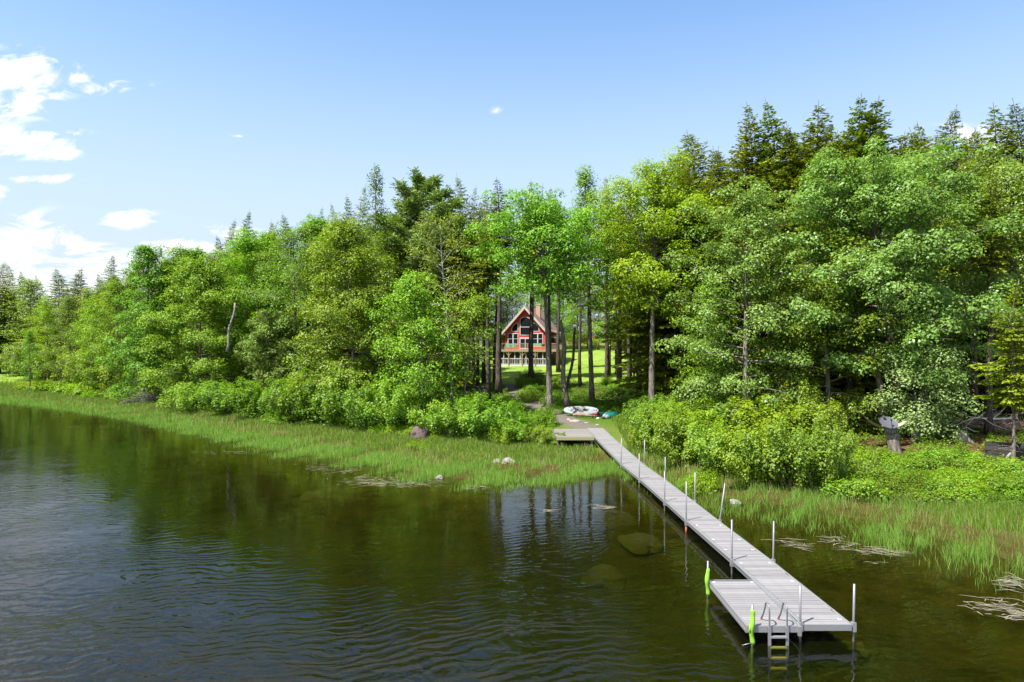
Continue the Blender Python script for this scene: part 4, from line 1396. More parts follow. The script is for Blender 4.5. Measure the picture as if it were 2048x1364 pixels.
hero('birch_tree', 885, 61, 432, 185, 700, 'pale stemmed birch in front of the big white pine', 20, L_BIRCH, BARK_W, n_br=44, leaf=.15, dens=75, r0=.17, base_px=905, pad=.85)
hero('maple_tree', 690, 62, 440, 260, 770, 'tall green maple with low layered boughs west of the pale stemmed birch', 21, L_MAPLE, n_br=78, leaf=.18, dens=105, r0=.2, base_px=712, shape='full')
hero('maple_tree', 825, 56.5, 560, 235, 800, 'fresh green maple filling the gap below the birch down to the shrubs', 22, L_MAPLE, n_br=54, leaf=.17, dens=95, r0=.15, shape='full', base_px=850)
hero('willow_tree', 585, 70, 455, 190, 760, 'grey-green feathery tree behind the dark little pine', 23, L_OLIVE if False else L_BIRCH, n_br=56, leaf=.17, dens=85, r0=.16, base_px=600, droop=-1.0)
hero('maple_tree', 495, 80, 462, 150, 700, 'vivid green round topped tree standing over the leaning dead snag', 24, L_BRIGHT, n_br=44, leaf=.2, dens=95, r0=.16)
hero('maple_tree', 400, 76, 525, 220, 765, 'dense green maple beside the leaning dead snag', 25, L_MAPLE, n_br=64, leaf=.2, dens=95, r0=.17, shape='full')
hero('maple_tree', 295, 82, 490, 170, 770, 'tall dense maple behind the bleached bare bush', 26, L_MAPLE, n_br=66, leaf=.21, dens=95, r0=.18, shape='full')
hero('small_maple', 1855, 42.5, 735, 190, 850, 'low bough of pale silvery leaves arching over the stump', 27, L_SILVER, n_br=30, leaf=.15, dens=120, r0=.16, base_px=1830, shape='round', group=None)
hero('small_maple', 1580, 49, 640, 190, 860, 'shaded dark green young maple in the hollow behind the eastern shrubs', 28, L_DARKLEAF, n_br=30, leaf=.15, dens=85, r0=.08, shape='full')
hero('small_maple', 950, 57, 590, 110, 690, 'small overhanging maple just west of the layered maple', 29, L_MAPLE, n_br=20, leaf=.16, dens=85, r0=.08, base_px=925)

PINE = gen_pine(31, 20, 8.4, .50, L_PINE, name='white_pine')
r = tree_thing('white_pine', PINE, Xat(848, 74), 74, 'big white pine whose dense dark crown tops the middle of the tree line', H=hgt(Xat(848, 74), 74, 372), Wk=1.22)
PINE2 = gen_pine(32, 9, 7.0, .08, L_PINE, n_br=34, r0=.12, tuft=.4, name='small_pine', dens=30)
tree_thing('white_pine', PINE2, Xat(545, 69), 69, 'dark bluish little pine at the foot of the grey-green feathery tree', H=hgt(Xat(545, 69), 69, 640))
tree_thing('white_pine', PINE2, Xat(1075, 82), 79, 'dark drooping pine bough between the trunks west of the red house', H=7.6, Wk=.6, rz=1) if False else None

# twin stem and odd trunks
def stem_tree(name, base, top_at, r0, label, mt=BARK, wob=.25, snags=0, seed=0, group=None, cat='tree'):
    """a bare bole: base point, point where it goes into the leaves"""
    rd = random.Random(seed)
    r = thing(name, label, cat, (base.x, base.y, base.z - .1), 0, group)
    v = top_at - r.location
    pts = []
    for i in range(9):
        t = i / 8
        pts.append(v * t + Vector((wob * math.sin(t * 6 + seed) * t * (1 - t) * 2, wob * math.cos(t * 5 + seed) * t * (1 - t), 0)))
    MB().tube(pts, [r0 * (1.35 if i == 0 else 1 - .05 * i) for i in range(9)], 9).build('trunk', mt, r)
    if snags:
        b = MB()
        for k in range(snags):
            t = rd.uniform(.25, .95); f = t * 8; i0 = int(f)
            p = pts[i0].lerp(pts[min(8, i0 + 1)], f - i0); az = rd.uniform(0, 2 * PI)
            b.tube(curve_pts(p, (math.cos(az), math.sin(az), rd.uniform(-.1, .35)), rd.uniform(.5, 1.6), rd.uniform(-.5, .3), 3), [.025, .018, .011, .004], 4, cap=False)
        b.build('dead_branch', DEADWOOD, r)
    return r
bpnt = gp(1302, 806)
stem_tree('forked_stem', bpnt + Vector((.15, 0, .6)), at(1326, 600, bpnt.y + .2), .13, 'thinner leaning stem of the fork under the yellow-green maple', BARK, .3, 4, 1)
MB_ = stem_tree('dead_snag', gp(452, 742) if False else at(455, 702, 73), at(470, 606, 73.5), .16, 'pale leaning dead snag among the western maples', DEADWOOD, .4, 3, 2)
stem_tree('bare_trunked_tree', gp(1137, 818), at(1120, 640, 61.5), .25, 'slanting grey trunk directly behind the end of the paddle board', BARK, .5, 3, 3)
stem_tree('bare_trunked_tree', gp(1130, 816), at(1150, 655, 62.8), .17, 'slim dark stem crossing the slanting grey trunk behind the paddle board', BARK_D, .4, 0, 4)
stem_tree('bare_trunked_tree', gp(1767, 838) if False else at(1768, 838, 45.5), at(1745, 700, 45.5), .26, 'stout leaning trunk rising behind the round dish', BARK, .3, 0, 5)
stem_tree('bare_trunked_tree', gp(1832, 884), at(1828, 790, 44.8), .28, 'trunk under the low bough of pale silvery leaves', BARK, .2, 0, 6)
stem_tree('bare_trunked_tree', gp(1846, 872), at(1850, 780, 46), .26, 'darker trunk just behind the one under the low silvery bough', BARK_D, .2, 0, 7)

stem_tree('dead_snag', gp(880, 800), at(872, 742, 60), .14, 'short broken snag in the shade under the birch', DEADWOOD, .2, 3, 10)

# ------------------------------------------------------------------ conifers
CON = [gen_conifer(41, 24, 7.6, .42, L_HEML, name='hemlock', bare=14, step=.50, nb=6, spray=.46),
       gen_conifer(42, 24, 10.8, .30, L_HEMT, dens=1.5, name='hemlock', bare=8, step=.46, nb=6, spray=.40, ragged=.3, top_bend=.8),
       gen_conifer(43, 22, 8.4, .30, L_HEMT, dens=1.4, name='spruce', bare=14, step=.42, nb=5, spray=.36, ragged=.35, top_bend=.5),
       gen_conifer(44, 20, 11, .10, L_HEML, dens=1.6, name='hemlock', bare=0, step=.50, nb=6, spray=.46),
       gen_conifer(45, 22, 6.0, .62, L_HEML, r0=.31, name='hemlock', bare=22, step=.46, nb=6, spray=.44)]
sky_con = [  # px, Y, top py, archetype, width factor, label
    (1352, 72, 290, 1, 1.0, 'narrow hemlock at the west end of the tall eastern conifers'),
    (1388, 66, 250, 1, 1.25, 'wind-bent hemlock top above the yellow-green maple'),
    (1440, 68, 285, 1, 1.15, 'leaning hemlock top between the yellow-green maple and the first pair of spires'),
    (1503, 63, 204, 3, .85, 'western spire of the first pair of tall hemlocks'),
    (1546, 62, 196, 3, .95, 'eastern spire of the first pair of tall hemlocks'),
    (1596, 66, 255, 2, 1.2, 'shorter hemlock spire just east of the first pair'),
    (1636, 60, 206, 3, 1.05, 'broad golden green hemlock standing alone between the two pairs of spires'),
    (1680, 66, 255, 3, 1.1, 'lower hemlock shoulder before the highest pair of spires'),
    (1717, 60, 182, 3, .85, 'western spire of the highest pair of hemlocks'),
    (1743, 60, 190, 3, 1.1, 'eastern spire of the highest pair of hemlocks'),
    (1796, 64, 262, 3, 1.0, 'bushy hemlock in the shoulder east of the highest pair'),
    (1838, 64, 247, 1, 1.0, 'hemlock top at the foot of the small white cloud'),
    (1895, 60, 216, 1, .9, 'thin bent hemlock spire standing before the small white cloud'),
    (1945, 66, 270, 2, 1.1, 'low ragged hemlock top between the cloud and the last spires'),
    (1993, 58, 206, 3, .9, 'dense hemlock spire second from the east edge of the view'),
    (2046, 58, 198, 1, 1.0, 'hemlock spire cut by the east edge of the view'),
    (2100, 60, 230, 3, 1.0, 'hemlock standing beyond the east edge of the view'),
    (925, 78, 345, 1, .9, 'conifer spire close east of the big white pine'),
    (947, 84, 370, 2, .9, 'slim spire second east of the big white pine'),
    (968, 84, 376, 4, .8, 'slim low spire third east of the big white pine'),
    (998, 72, 355, 4, 1.15, 'drooping hemlock with a broad east side rising above the layered maple'),
    (1063, 82, 360, 4, 1.0, 'dark narrow spire between the drooping hemlock and the narrow poplar'),
    (1099, 84, 372, 4, .8, 'dark blunt conifer tucked beside the narrow poplar'),
    (1215, 86, 350, 4, 1.0, 'thin conifer tip between the narrow poplar and the yellow-green maple'),
    (700, 82, 388, 1, .8, 'conifer tip west of the thin topped poplar'),
    (725, 80, 370, 2, .9, 'slim conifer touching the thin topped poplar'),
    (668, 88, 405, 2, .9, 'conifer tip above the tall green maple'),
    (640, 90, 412, 2, .9, 'tiny conifer tip second from the tall green maple'),
    (615, 92, 422, 2, .8, 'tiny conifer tip third from the tall green maple'),
    (576, 90, 424, 1, .9, 'conifer spire above the grey-green feathery tree'),
    (547, 92, 440, 1, .9, 'lower conifer spire west of the one above the feathery tree'),
    (461, 96, 435, 1, .8, 'slender conifer beside the pine with upswept arms'),
    (440, 92, 470, 3, 1.0, 'olive brown conifer below the slender one'),
    (425, 90, 500, 3, 1.0, 'olive green bushy conifer behind the dense maple'),
    (222, 112, 505, 1, 1.0, 'lone dark conifer rising west of the tall dense maple'),
    (200, 116, 545, 3, 1.0, 'low conifer leaning on the lone dark one'),
    (157, 126, 534, 3, 1.4, 'broad conifer, eastern of the distant pair'),
    (117, 128, 535, 3, 1.4, 'broad conifer, western of the distant pair'),
    (45, 150, 540, 3, 1.0, 'distant conifer above the pale building'),
    (20, 135, 525, 1, 1.2, 'dark distant conifer near the west edge of the view'),
    (0, 130, 522, 1, 1.2, 'dark conifer on the west edge of the view'),
    (-40, 125, 500, 3, 1.2, 'conifer standing beyond the west edge of the view'),
    (75, 150, 548, 2, 1.1, 'faint slim conifer west of the distant pair'),
    (1262, 78, 352, 2, .9, 'conifer tip poking out over the yellow-green maple'),
]
tree_thing('conifer_tree', CON[1], Xat(492, 92), 92, 'white pine with upswept arms above the vivid round topped tree', H=hgt(Xat(492, 92), 92, 418), Wk=.8, rz=2)
rd = random.Random(12)
for i, (px, Y, top, k, wk, lb) in enumerate(sky_con):
    x = Xat(px, Y)
    tree_thing('conifer_tree', CON[k], x, Y, lb, 'conifers along the skyline', hgt(x, Y, top), wk * (1.28 if px > 1340 else 1.0), rd.uniform(0, 6.28))

YH = gen_conifer(46, 13, 5.6, .36, L_YHEM, BARK, name='young_hemlock', bare=16, step=.5, nb=6, spray=.36, r0=.14, dens=1.4)
pt = gp(2026, 940)
tree_thing('young_hemlock', YH, pt.x, pt.y, 'young hemlock with yellow-green boughs and a slim bare trunk before the dark timber stack', None, hgt(pt.x, pt.y, 560), 1.0, .5)
for i in range(30):
    px = 1340 + i * 25 + rd.uniform(-12, 12); Y = rd.uniform(60, 76); x = Xat(px, Y)
    top = np.interp(px, [1340, 1500, 1740, 2048], [320, 268, 248, 262]) + rd.uniform(-15, 45)
    tree_thing('conifer_tree', CON[(3, 1, 3)[i % 3]], x, Y, 'hemlock filling the wall of conifers between the eastern spires', 'hemlocks between the eastern spires', hgt(x, Y, top), rd.uniform(1.0, 1.25), rd.uniform(0, 6.28))
# trunks seen under the crowns: (base px, base py, top py, width factor, archetype, label)
boles = [
    (918, 792, 420, .95, 4, 'brown trunk beside the low dark wall in the shade'),
    (956, 788, 400, .75, 4, 'grey mossy trunk between the low dark wall and the tall straight trunk'),
    (976, 802, 415, .95, 4, 'tall straight purplish trunk in front of the west end of the red house'),
    (992, 771, 400, 1.1, 4, 'black shaded trunk against the lawn at the west end of the red house'),
    (938, 762, 430, .9, 4, 'dark trunk on the lawn edge behind the brown one'),
    (946, 760, 420, .8, 4, 'thin dark trunk on the lawn edge nearest the low wall'),
    (1062, 764, 425, .9, 4, 'black trunk standing across the middle of the red house'),
    (1117, 744, 420, .95, 4, 'dark trunk by the east end of the deck'),
    (1213, 768, 380, .9, 4, 'straight brown trunk at the east edge of the sunlit lawn'),
    (1257, 782, 400, .85, 4, 'grey trunk with dead twigs west of the forked stem'),
    (1278, 792, 380, .9, 4, 'dark trunk immediately west of the forked stem'),
    (1365, 826, 330, 1.15, 4, 'thick brown trunk standing clear at the back of the eastern shrubs'),
    (1240, 770, 390, .7, 4, 'slender trunk between the straight brown trunk and the grey one'),
    (1160, 776, 400, .7, 4, 'slender dark trunk at the lawn edge behind the paddle board'),
    (1340, 790, 380, .8, 4, 'grey trunk between the forked stem and the thick brown trunk'),
    (905, 778, 430, .8, 4, 'dark trunk just west of the brown trunk by the low wall'),
    (1384, 824, 340, .9, 4, 'dark trunk half hidden by the thick brown one'),
    (1978, 868, 330, .95, 4, 'reddish trunk rising out of the brush pile'),
    (1948, 838, 300, 1.0, 4, 'dark trunk in the deep shade west of the brush pile'),
    (1700, 822, 300, 1.1, 4, 'dark trunk in the hollow west of the hammock'),
    (1652, 806, 300, 1.0, 4, 'dark trunk deep in the hollow behind the shrubs'),
    (1320, 770, 380, .8, 4, 'thin trunk in the dark wood east of the forked stem'),
    (1185 + 48, 748, 410, .6, 4, 'pale thin trunk at the far edge of the lawn'),
]
for (px, py, top, wk, k, lb) in boles:
    p = gp(px, py)
    tree_thing('conifer_tree', CON[k], p.x, p.y, lb, 'tall trunks under the canopy', hgt(p.x, p.y, top), wk, rd.uniform(0, 6.28))

# broadleaf shapes shared by the trees behind and further along the shore
GEN = [gen_decid(51, 17, 8.5, .14, 50, .20, 85, .2, (0, 0), L_MAPLE, None, -.5, 'full', 1.05, name='broadleaf'),
       gen_decid(52, 17, 8.0, .15, 46, .20, 80, .2, (0, 0), L_BRIGHT, None, -.5, 'round', 1.05, name='broadleaf'),
       gen_decid(53, 15, 7.5, .08, 44, .20, 80, .16, (0, 0), L_BIRCH, None, -.7, 'full', 1.0, name='broadleaf'),
       gen_decid(54, 17, 6.0, .25, 40, .19, 80, .17, (0, 0), L_MAPLE, None, -.4, 'tall', .9, name='broadleaf'),
       gen_decid(55, 16, 7.8, .10, 44, .18, 85, .18, (0, 0), L_OLIVE, None, -.6, 'full', .95, name='broadleaf')]
leafy = [
    (235, 88, 560, 0, 1.1, 'deep green maple west of the tall dense one'),
    (345, 84, 520, 0, 1.0, 'green maple between the tall dense maple and the one beside the snag'),
    (185, 92, 600, 1, 1.0, 'yellow-green tree over the bright ferns of the western bank'),
    (140, 98, 595, 4, 1.1, 'soft green tree third from the meadow'),
    (95, 104, 600, 1, 1.0, 'yellow-green small tree second from the meadow'),
    (62, 112, 560, 2, 1.3, 'pale green tree with open boughs at the end of the meadow'),
    (20, 140, 590, 2, 1.2, 'pale green tree behind the meadow by the white building'),
    (-30, 130, 600, 0, 1.2, 'green tree on the west side of the meadow'),
    (365, 92, 492, 0, 1.2, 'dark green crown behind the gap in the western maples'),
    (630, 76, 432, 0, 1.3, 'green crown close behind the tall layered maple'),
    (540, 84, 462, 0, 1.1, 'green crown behind the feathery tree'),
    (780, 72, 430, 3, 1.2, 'green crown between the thin topped poplar and the birch'),
    (450, 84, 505, 4, 1.1, 'soft green young tree behind the leaning dead snag'),
    (1236, 80, 400, 3, .8, 'green crown behind the gap west of the yellow-green maple'),
    (1400, 64, 440, 1, .9, 'green crown behind the low fresh maple'),
    (1560, 58, 430, 4, 1.1, 'soft green crown between the two silvery maples'),
    (1900, 56, 400, 2, 1.2, 'green crown behind the low silvery bough'),
    (2090, 54, 330, 0, 1.3, 'bright green tree beyond the east edge of the view'),
    (1480, 66, 560, 0, .9, 'dim crown in the wood behind the tall silvery maple'),
    (1720, 60, 560, 0, 1.0, 'dim crown in the wood behind the broad silvery maple'),
    (1830, 60, 540, 0, 1.0, 'dim crown in the wood behind the low silvery bough'),
    (60, 96, 660, 3, 1.0, 'young tree at the corner of the meadow'),
]
for (px, Y, top, k, wk, lb) in leafy:
    x = Xat(px, Y)
    tree_thing('broadleaf_tree', GEN[k], x, Y, lb, 'broadleaf trees behind the front row', hgt(x, Y, top), wk, rd.uniform(0, 6.28))

# sunlit trees beyond the lawn and the wood that closes the view behind
for i in range(34):
    x = -16 + i * 2.1 + rd.uniform(-1, 1)
    Y = rd.uniform(134, 152)
    tree_thing('broadleaf_tree', GEN[rd.choice((0, 1, 1, 2, 3))], x, Y, 'sunlit tree in the wood edge beyond the lawn and the red house', 'trees beyond the lawn', rd.uniform(13, 18), 1.1, rd.uniform(0, 6.28))
for i in range(40):
    px = rd.uniform(120, 900); Y = rd.uniform(82, 108)
    x = Xat(px, Y)
    if float(sdist(x, Y)) < 12: continue
    top = np.interp(px, [120, 200, 300, 450, 600, 700, 900], [590, 555, 512, 478, 452, 440, 440]) + rd.uniform(0, 45)
    tree_thing('broadleaf_tree', GEN[rd.choice((0, 4, 2, 0, 3))], x, Y, 'leafy tree within the western wood behind the shore maples', 'broadleaf trees inside the western wood', hgt(x, Y, top), 1.15, rd.uniform(0, 6.28))
n_fill = 0
for _ in range(4000):
    if n_fill >= 120: break
    Y = rd.uniform(68, 132); x = rd.uniform(-1.0, 1.0) * Y * .85
    d_ = float(sdist(x, Y))
    if d_ < 14: continue
    if -15 < x - (Y - 80) * .02 < 22 and Y > 68: continue
    if x < -Y * .66: continue
    if x > 0 and Y < 72 and False: continue
    limit = 440 if x < 0 else 330
    k = rd.choice((0, 1, 4, 4, 3))
    H = rd.uniform(15, 19) if x < 0 else rd.uniform(17, 22)
    topy = HZ - (H + gz(x, Y) - CAM_H) * FOC / Y
    px = 1024 + x * FOC / Y
    lim = np.interp(px, [0, 200, 430, 600, 700, 900, 1000, 1300, 1500, 2048], [590, 560, 480, 460, 430, 420, 450, 420, 320, 330])
    if topy < lim: H = CAM_H + (HZ - lim) * Y / FOC - gz(x, Y)
    if H < 9: continue
    tree_thing('conifer_tree', CON[k], x, Y, 'dim conifer standing inside the wood behind the shore trees', 'conifers inside the wood', H, 1.15, rd.uniform(0, 6.28))
    n_fill += 1
# hemlock boughs hanging into the gap, small understorey
tree_thing('conifer_tree', CON[3], Xat(1268, 84), 84, 'feathery hemlock behind the forked stem', 'low hemlocks', 12.5, 1.0, 1.0)
tree_thing('conifer_tree', CON[3], Xat(1335, 76), 76, 'olive hemlock between the forked stem and the thick brown trunk', 'low hemlocks', 11.5, 1.0, 2.0)
tree_thing('conifer_tree', CON[3], Xat(2046, 50), 50, 'yellow tipped hemlock at the east edge above the dark timbers', 'low hemlocks', 13, 1.0, 2.6)
tree_thing('conifer_tree', CON[3], Xat(1700, 57), 57, 'dark hemlock in the hollow behind the hammock', 'low hemlocks', 10, 1.1, .6)
tree_thing('conifer_tree', CON[3], Xat(900, 72), 72, 'dark hemlock behind the broken snag', 'low hemlocks', 13, 1.1, 5.0)

# ------------------------------------------------------------------ shrubs
SH = [gen_shrub(61, 3.2, 2.3, 14000, .115, L_SHRUB), gen_shrub(62, 3.0, 2.1, 14000, .11, L_SHRUB), gen_shrub(63, 2.8, 2.4, 12500, .12, L_BRIGHT), gen_shrub(64, 3.0, 2.2, 12500, .115, L_BIRCH)]
LOWS = [gen_shrub(66, 1.7, .75, 4200, .10, L_SHRUB, stems=14), gen_shrub(67, 1.6, .7, 3600, .10, L_YELLOW, stems=14), gen_shrub(68, 1.6, .8, 4200, .09, L_DARKLEAF, stems=14)]
SZ = [(3.2, 2.3), (3.0, 2.1), (2.8, 2.4), (3.0, 2.2)]
LZ = [(1.7, .75), (1.6, .7), (1.6, .8)]
def shrub(px, py, wpx, top, k, label, group, low=False, name='shrub'):
    p = gp(px, py)
    a = (LOWS if low else SH)[k]; w0, h0 = (LZ if low else SZ)[k]
    w = wpx * p.y / FOC * 1.16; h = (py - top) * p.y / FOC * (1.0 if low else .90)
    r = thing(name, label, 'shrub', (p.x, p.y + w * .10, gz(p.x, p.y + w * .10) - .05), rd.uniform(0, 6.28), group)
    r.scale = (w / w0, w / w0, h / h0)
    link('stem', a[0], r); link('foliage', a[1], r)
    return r
big = [
    (40, 752, 80, 690, 3, 'first shrub from the open meadow'), (85, 762, 90, 690, 0, 'second shrub from the open meadow'), (135, 772, 110, 690, 3, 'third shrub from the open meadow, behind the yellow ferns'),
    (190, 782, 120, 695, 0, 'shrub behind the east end of the yellow ferns'), (250, 792, 110, 705, 3, 'dull green shrub just west of the bleached bare bush'),
    (345, 808, 90, 735, 3, 'shrub growing against the east side of the bleached bare bush'), (395, 826, 120, 762, 0, 'low wide shrub second east of the bleached bare bush'),
    (460, 832, 130, 760, 1, 'shrub below the leaning dead snag'), (525, 842, 130, 755, 1, 'shrub below the dark bluish little pine'),
    (590, 850, 120, 752, 0, 'rounded shrub west of the tallest marsh-side shrub'), (655, 856, 150, 735, 1, 'tallest of the shrubs behind the marsh grass'),
    (730, 862, 120, 770, 0, 'shrub in the dip between the tallest shrub and the domed one'), (785, 862, 130, 760, 1, 'domed shrub northwest of the brown boulder'),
    (905, 880, 120, 802, 1, 'shrub directly behind the brown boulder'), (965, 880, 140, 792, 0, 'big rounded shrub between the brown boulder and the timber landing'),
    (1030, 886, 100, 836, 1, 'low shrub west of the timber landing'), (1078, 892, 70, 852, 0, 'shrub hiding the west corner of the timber landing'),
    (1290, 902, 66, 838, 0, 'shrub pressing against the dock at its shore end'), (1328, 908, 112, 802, 1, 'shrub beside the second dock section from the shore'),
    (1375, 935, 140, 825, 0, 'shrub in front of the thick brown trunk'), (1445, 955, 140, 845, 1, 'shrub below the low fresh green maple'),
    (1520, 972, 150, 850, 0, 'shrub nearest the leaning dock post'), (1600, 985, 160, 838, 1, 'largest shrub of the eastern bank'),
    (1672, 985, 115, 850, 0, 'easternmost of the tall shrubs, before the hollow with the hammock'), (1430, 890, 130, 800, 2, 'taller bright bush behind the eastern shrubs by the thick brown trunk'),
    (1545, 905, 150, 790, 2, 'tall bright bush in the middle of the eastern thicket'), (1625, 900, 130, 770, 3, 'dull green bush at the back of the eastern thicket'),
    (1345, 868, 110, 790, 3, 'bush growing round the foot of the thick brown trunk'), (1490, 880, 120, 790, 3, 'shaded bush at the foot of the dark trunked silvery maple'),
    (1318, 850, 100, 790, 0, 'bush northeast of the kayaks'),
]
for b_ in big:
    shrub(b_[0], b_[1], b_[2], b_[3], b_[4], b_[5], 'shrubs along the bank')
ferns = [(110, 782, 70, 765), (140, 787, 70, 766), (75, 778, 60, 762), (170, 792, 70, 770), (995, 885, 50, 845), (1015, 892, 45, 850), (1408, 985, 60, 945), (840, 902, 45, 885), (1090, 852, 45, 815), (560, 852, 60, 825), (240, 800, 60, 778)]
for i, f_ in enumerate(ferns):
    shrub(*f_, 1, ('yellow-green fern clump %s' % ('at the foot of the western shrubs', 'beside the first western ferns', 'nearest the meadow', 'at the east end of the western ferns', 'before the big rounded shrub by the landing',
          'touching the reeds below the big rounded shrub', 'glowing at the water edge by the leaning dock post', 'in the grass just below the brown boulder', 'at the foot of the grey stem before the red house', 'at the foot of the shrub under the little pine', 'west of the bleached bare bush')[i]),
          'yellow-green fern clumps', True, 'fern_clump')
# the low leafy edge east of the shrubs and other small plants
n_low = 0
for k in range(54):
    px = rd.uniform(1660, 2060); py = np.interp(px, [1660, 2060], [960, 985]) + rd.uniform(-42, 38)
    if 1960 < px and py < 955: py += 25
    shrub(px, py, rd.uniform(60, 95), py - rd.uniform(26, 44), rd.choice((0, 0, 2, 1, 0)), 'knee-high leafy plant in the bright bank east of the tall shrubs', 'low plants on the eastern bank', True, 'leafy_plant'); n_low += 1
for k in range(26):
    px = rd.uniform(1180, 1345); py = rd.uniform(770, 822)
    if px < 1250 and py > 796: continue
    shrub(px, py, rd.uniform(30, 50), py - rd.uniform(12, 26), rd.choice((0, 2, 2)), 'low green plant among the trunks behind the kayaks', 'low plants behind the kayaks', True, 'leafy_plant')
for k in range(22):
    px = rd.uniform(1045, 1125); py = rd.uniform(758, 812)
    shrub(px, py, rd.uniform(26, 42), py - rd.uniform(10, 22), rd.choice((0, 2, 2)), 'low green plant on the slope between the path and the paddle board', 'low plants on the slope', True, 'leafy_plant')
for k in range(26):
    px = rd.uniform(20, 860); py = np.interp(px, [20, 300, 860], [775, 812, 878]) + rd.uniform(-8, 4)
    if 250 < px < 360: continue
    shrub(px, py, rd.uniform(30, 60), py - rd.uniform(12, 24), rd.choice((0, 0, 1)), 'small leafy plant where the shrubs meet the marsh grass', 'small plants at the marsh edge', True, 'leafy_plant')

# bleached bare bush, small pale dead shrubs
def bare_bush(px, py, wpx, top, seed, n, label, mt):
    p = gp(px, py); w = wpx * p.y / FOC; h = (py - top) * p.y / FOC
    q = MB(); rd_ = random.Random(seed)
    for i in range(n):
        az = rd_.uniform(0, 2 * PI); el = R(rd_.uniform(12, 85))
        L = h * rd_.uniform(.7, 1.15)
        d = Vector((math.cos(az) * math.cos(el) * w / h * .6, math.sin(az) * math.cos(el) * .6, math.sin(el)))
        pts = curve_pts((rd_.uniform(-.3, .3), rd_.uniform(-.3, .3), 0), d, L, rd_.uniform(-1.1, -.1), 5)
        q.tube(pts, [.030, .025, .020, .014, .010, .005], 4, cap=False)
        for k in range(6):
            j = rd_.randint(1, 4)
            dv = (d + Vector((rd_.uniform(-1, 1), rd_.uniform(-1, 1), rd_.uniform(-.6, .6)))).normalized()
            q.tube(curve_pts(pts[j], dv, L * rd_.uniform(.2, .45), -.5, 3), [.014, .011, .008, .004], 3, cap=False)
    o = q.build('bare_bush', mt, None, p)
    tag(o, label, 'bush')
bare_bush(312, 806, 100, 742, 3, 95, 'bleached grey leafless bush arching over the marsh grass', simple('bleached_twigs', (.42, .38, .37), .9, 0, .2, 8))

# low dark wall in the shade, brush heap by the forked stem
wp_ = at(945, 757, 71)
q = thing('low_wall', 'low dark wall with a flat top in the shade west of the lawn', 'wall', (wp_.x, wp_.y, gz(wp_.x, wp_.y)))
MB().box(-2.2, 1.4, 0, .35, -.2, 1.02).build('wall_body', simple('mossy_wall', (.06, .06, .045), .9, 0, .5, 3, .6), q)
MB().box(-2.3, 1.5, -.06, .41, 1.023, 1.12).build('wall_cap', simple('dark_cap', (.05, .045, .045), .8), q)
hp = gp(1316, 808)
q = MB(); rd_ = random.Random(4)
for k in range(46):
    a = rd_.uniform(0, PI)
    x0 = rd_.uniform(-1.3, 1.3)
    q.tube([(x0 - .6, rd_.uniform(-.4, .4), .05), (x0 * .5, rd_.uniform(-.3, .3), .85 * math.cos(x0) + rd_.uniform(-.2, .1)), (x0 + .8, rd_.uniform(-.4, .4), .05)], [.035, .03, .02], 4, cap=False)
tag(q.build('brush_heap', BARK_D, None, hp), 'dark rounded heap of sticks right behind the forked stem', 'brush heap')
hp = gp(1238, 806)
q = MB(); tangle(q, random.Random(21), 0, 0, 0, 1.2, .5, .25, 16, (.7, 1.5), .022)
tag(q.build('stick_pile', DEADWOOD, None, hp), 'low pile of pale sticks in the green behind the kayaks', 'stick pile')
sp2 = gp(1090, 812)
MBs = MB().tube([(0, 0, 0), (0, 0, .4), (.08, 0, .8)], [.2, .14, .08], 8).build('small_stump', CUTW, None, sp2)
tag(MBs, 'small broken stump beside the foot of the grey stem before the red house', 'stump')

# ------------------------------------------------------------------ grass, reeds, undergrowth (nobody could count these)
rng = np.random.default_rng(77)
L_REED = leaf_mat('reed_blades', (.085, .170, .014), (.200, .310, .045), .40, .01)
L_REEDP = leaf_mat('sparse_reed_blades', (.130, .240, .030), (.260, .400, .080), .45, .01)
def nearest_noise(x, y, s, seed):
    return np.sin(x * s + seed) * np.cos(y * s * 1.3 + seed * 2) + .6 * np.sin(x * s * 2.3 - y * s * 1.7 + seed)
def blades(name, n, dfun, hfun, wdt, mt, label, cat, xr, yr, seed):
    rg = np.random.default_rng(seed)
    X = np.empty(0); Yv = np.empty(0)
    while len(X) < n:
        x = rg.uniform(xr[0], xr[1], 400000); ysh = np.interp(x, SHORE[:, 0], SHORE[:, 1])
        yy = ysh + rg.uniform(yr[0], yr[1], len(x))
        d = sdist(x, yy)
        # more blades where the picture shows them larger
        keep = rg.uniform(0, 1, len(x)) < dfun(d, x, yy) * np.clip((48.0 / np.maximum(yy, 18)) ** 1.2, .25, 2.2) / 2.2
        vis = np.abs(x) < yy * .82 + 3
        k = keep & vis
        X = np.concatenate([X, x[k]]); Yv = np.concatenate([Yv, yy[k]])
    X, Yv = X[:n], Yv[:n]
    d = sdist(X, Yv)
    z = np.where(d > 0, ground(X, Yv), -.06)
    h = hfun(d, X, Yv) * rg.uniform(.55, 1.2, n)
    az = rg.uniform(0, 2 * PI, n); ln = rg.normal(0, .34, n) * h
    w = wdt * rg.uniform(.6, 1.3, n) * np.clip(Yv / 42, .6, 2.0)
    base = np.stack([X, Yv, z], 1)
    tip = base + np.stack([np.cos(az) * ln, np.sin(az) * ln, h], 1)
    fa = rg.uniform(-.9, .9, n)
    sd = np.stack([np.cos(fa), np.sin(fa), 0 * az], 1) * w[:, None] * .5
    cq = np.stack([base - sd, base + sd, tip + sd * .35, tip - sd * .35], 1)
    val = np.clip(rg.uniform(0, 1, n) * .7 + .3 * (.5 + .3 * nearest_noise(X, Yv, .8, 3)), 0, 1)
    o = link(name, quads(name, cq, val, mt))
    tag(o, label, cat, kind='stuff')
    return o
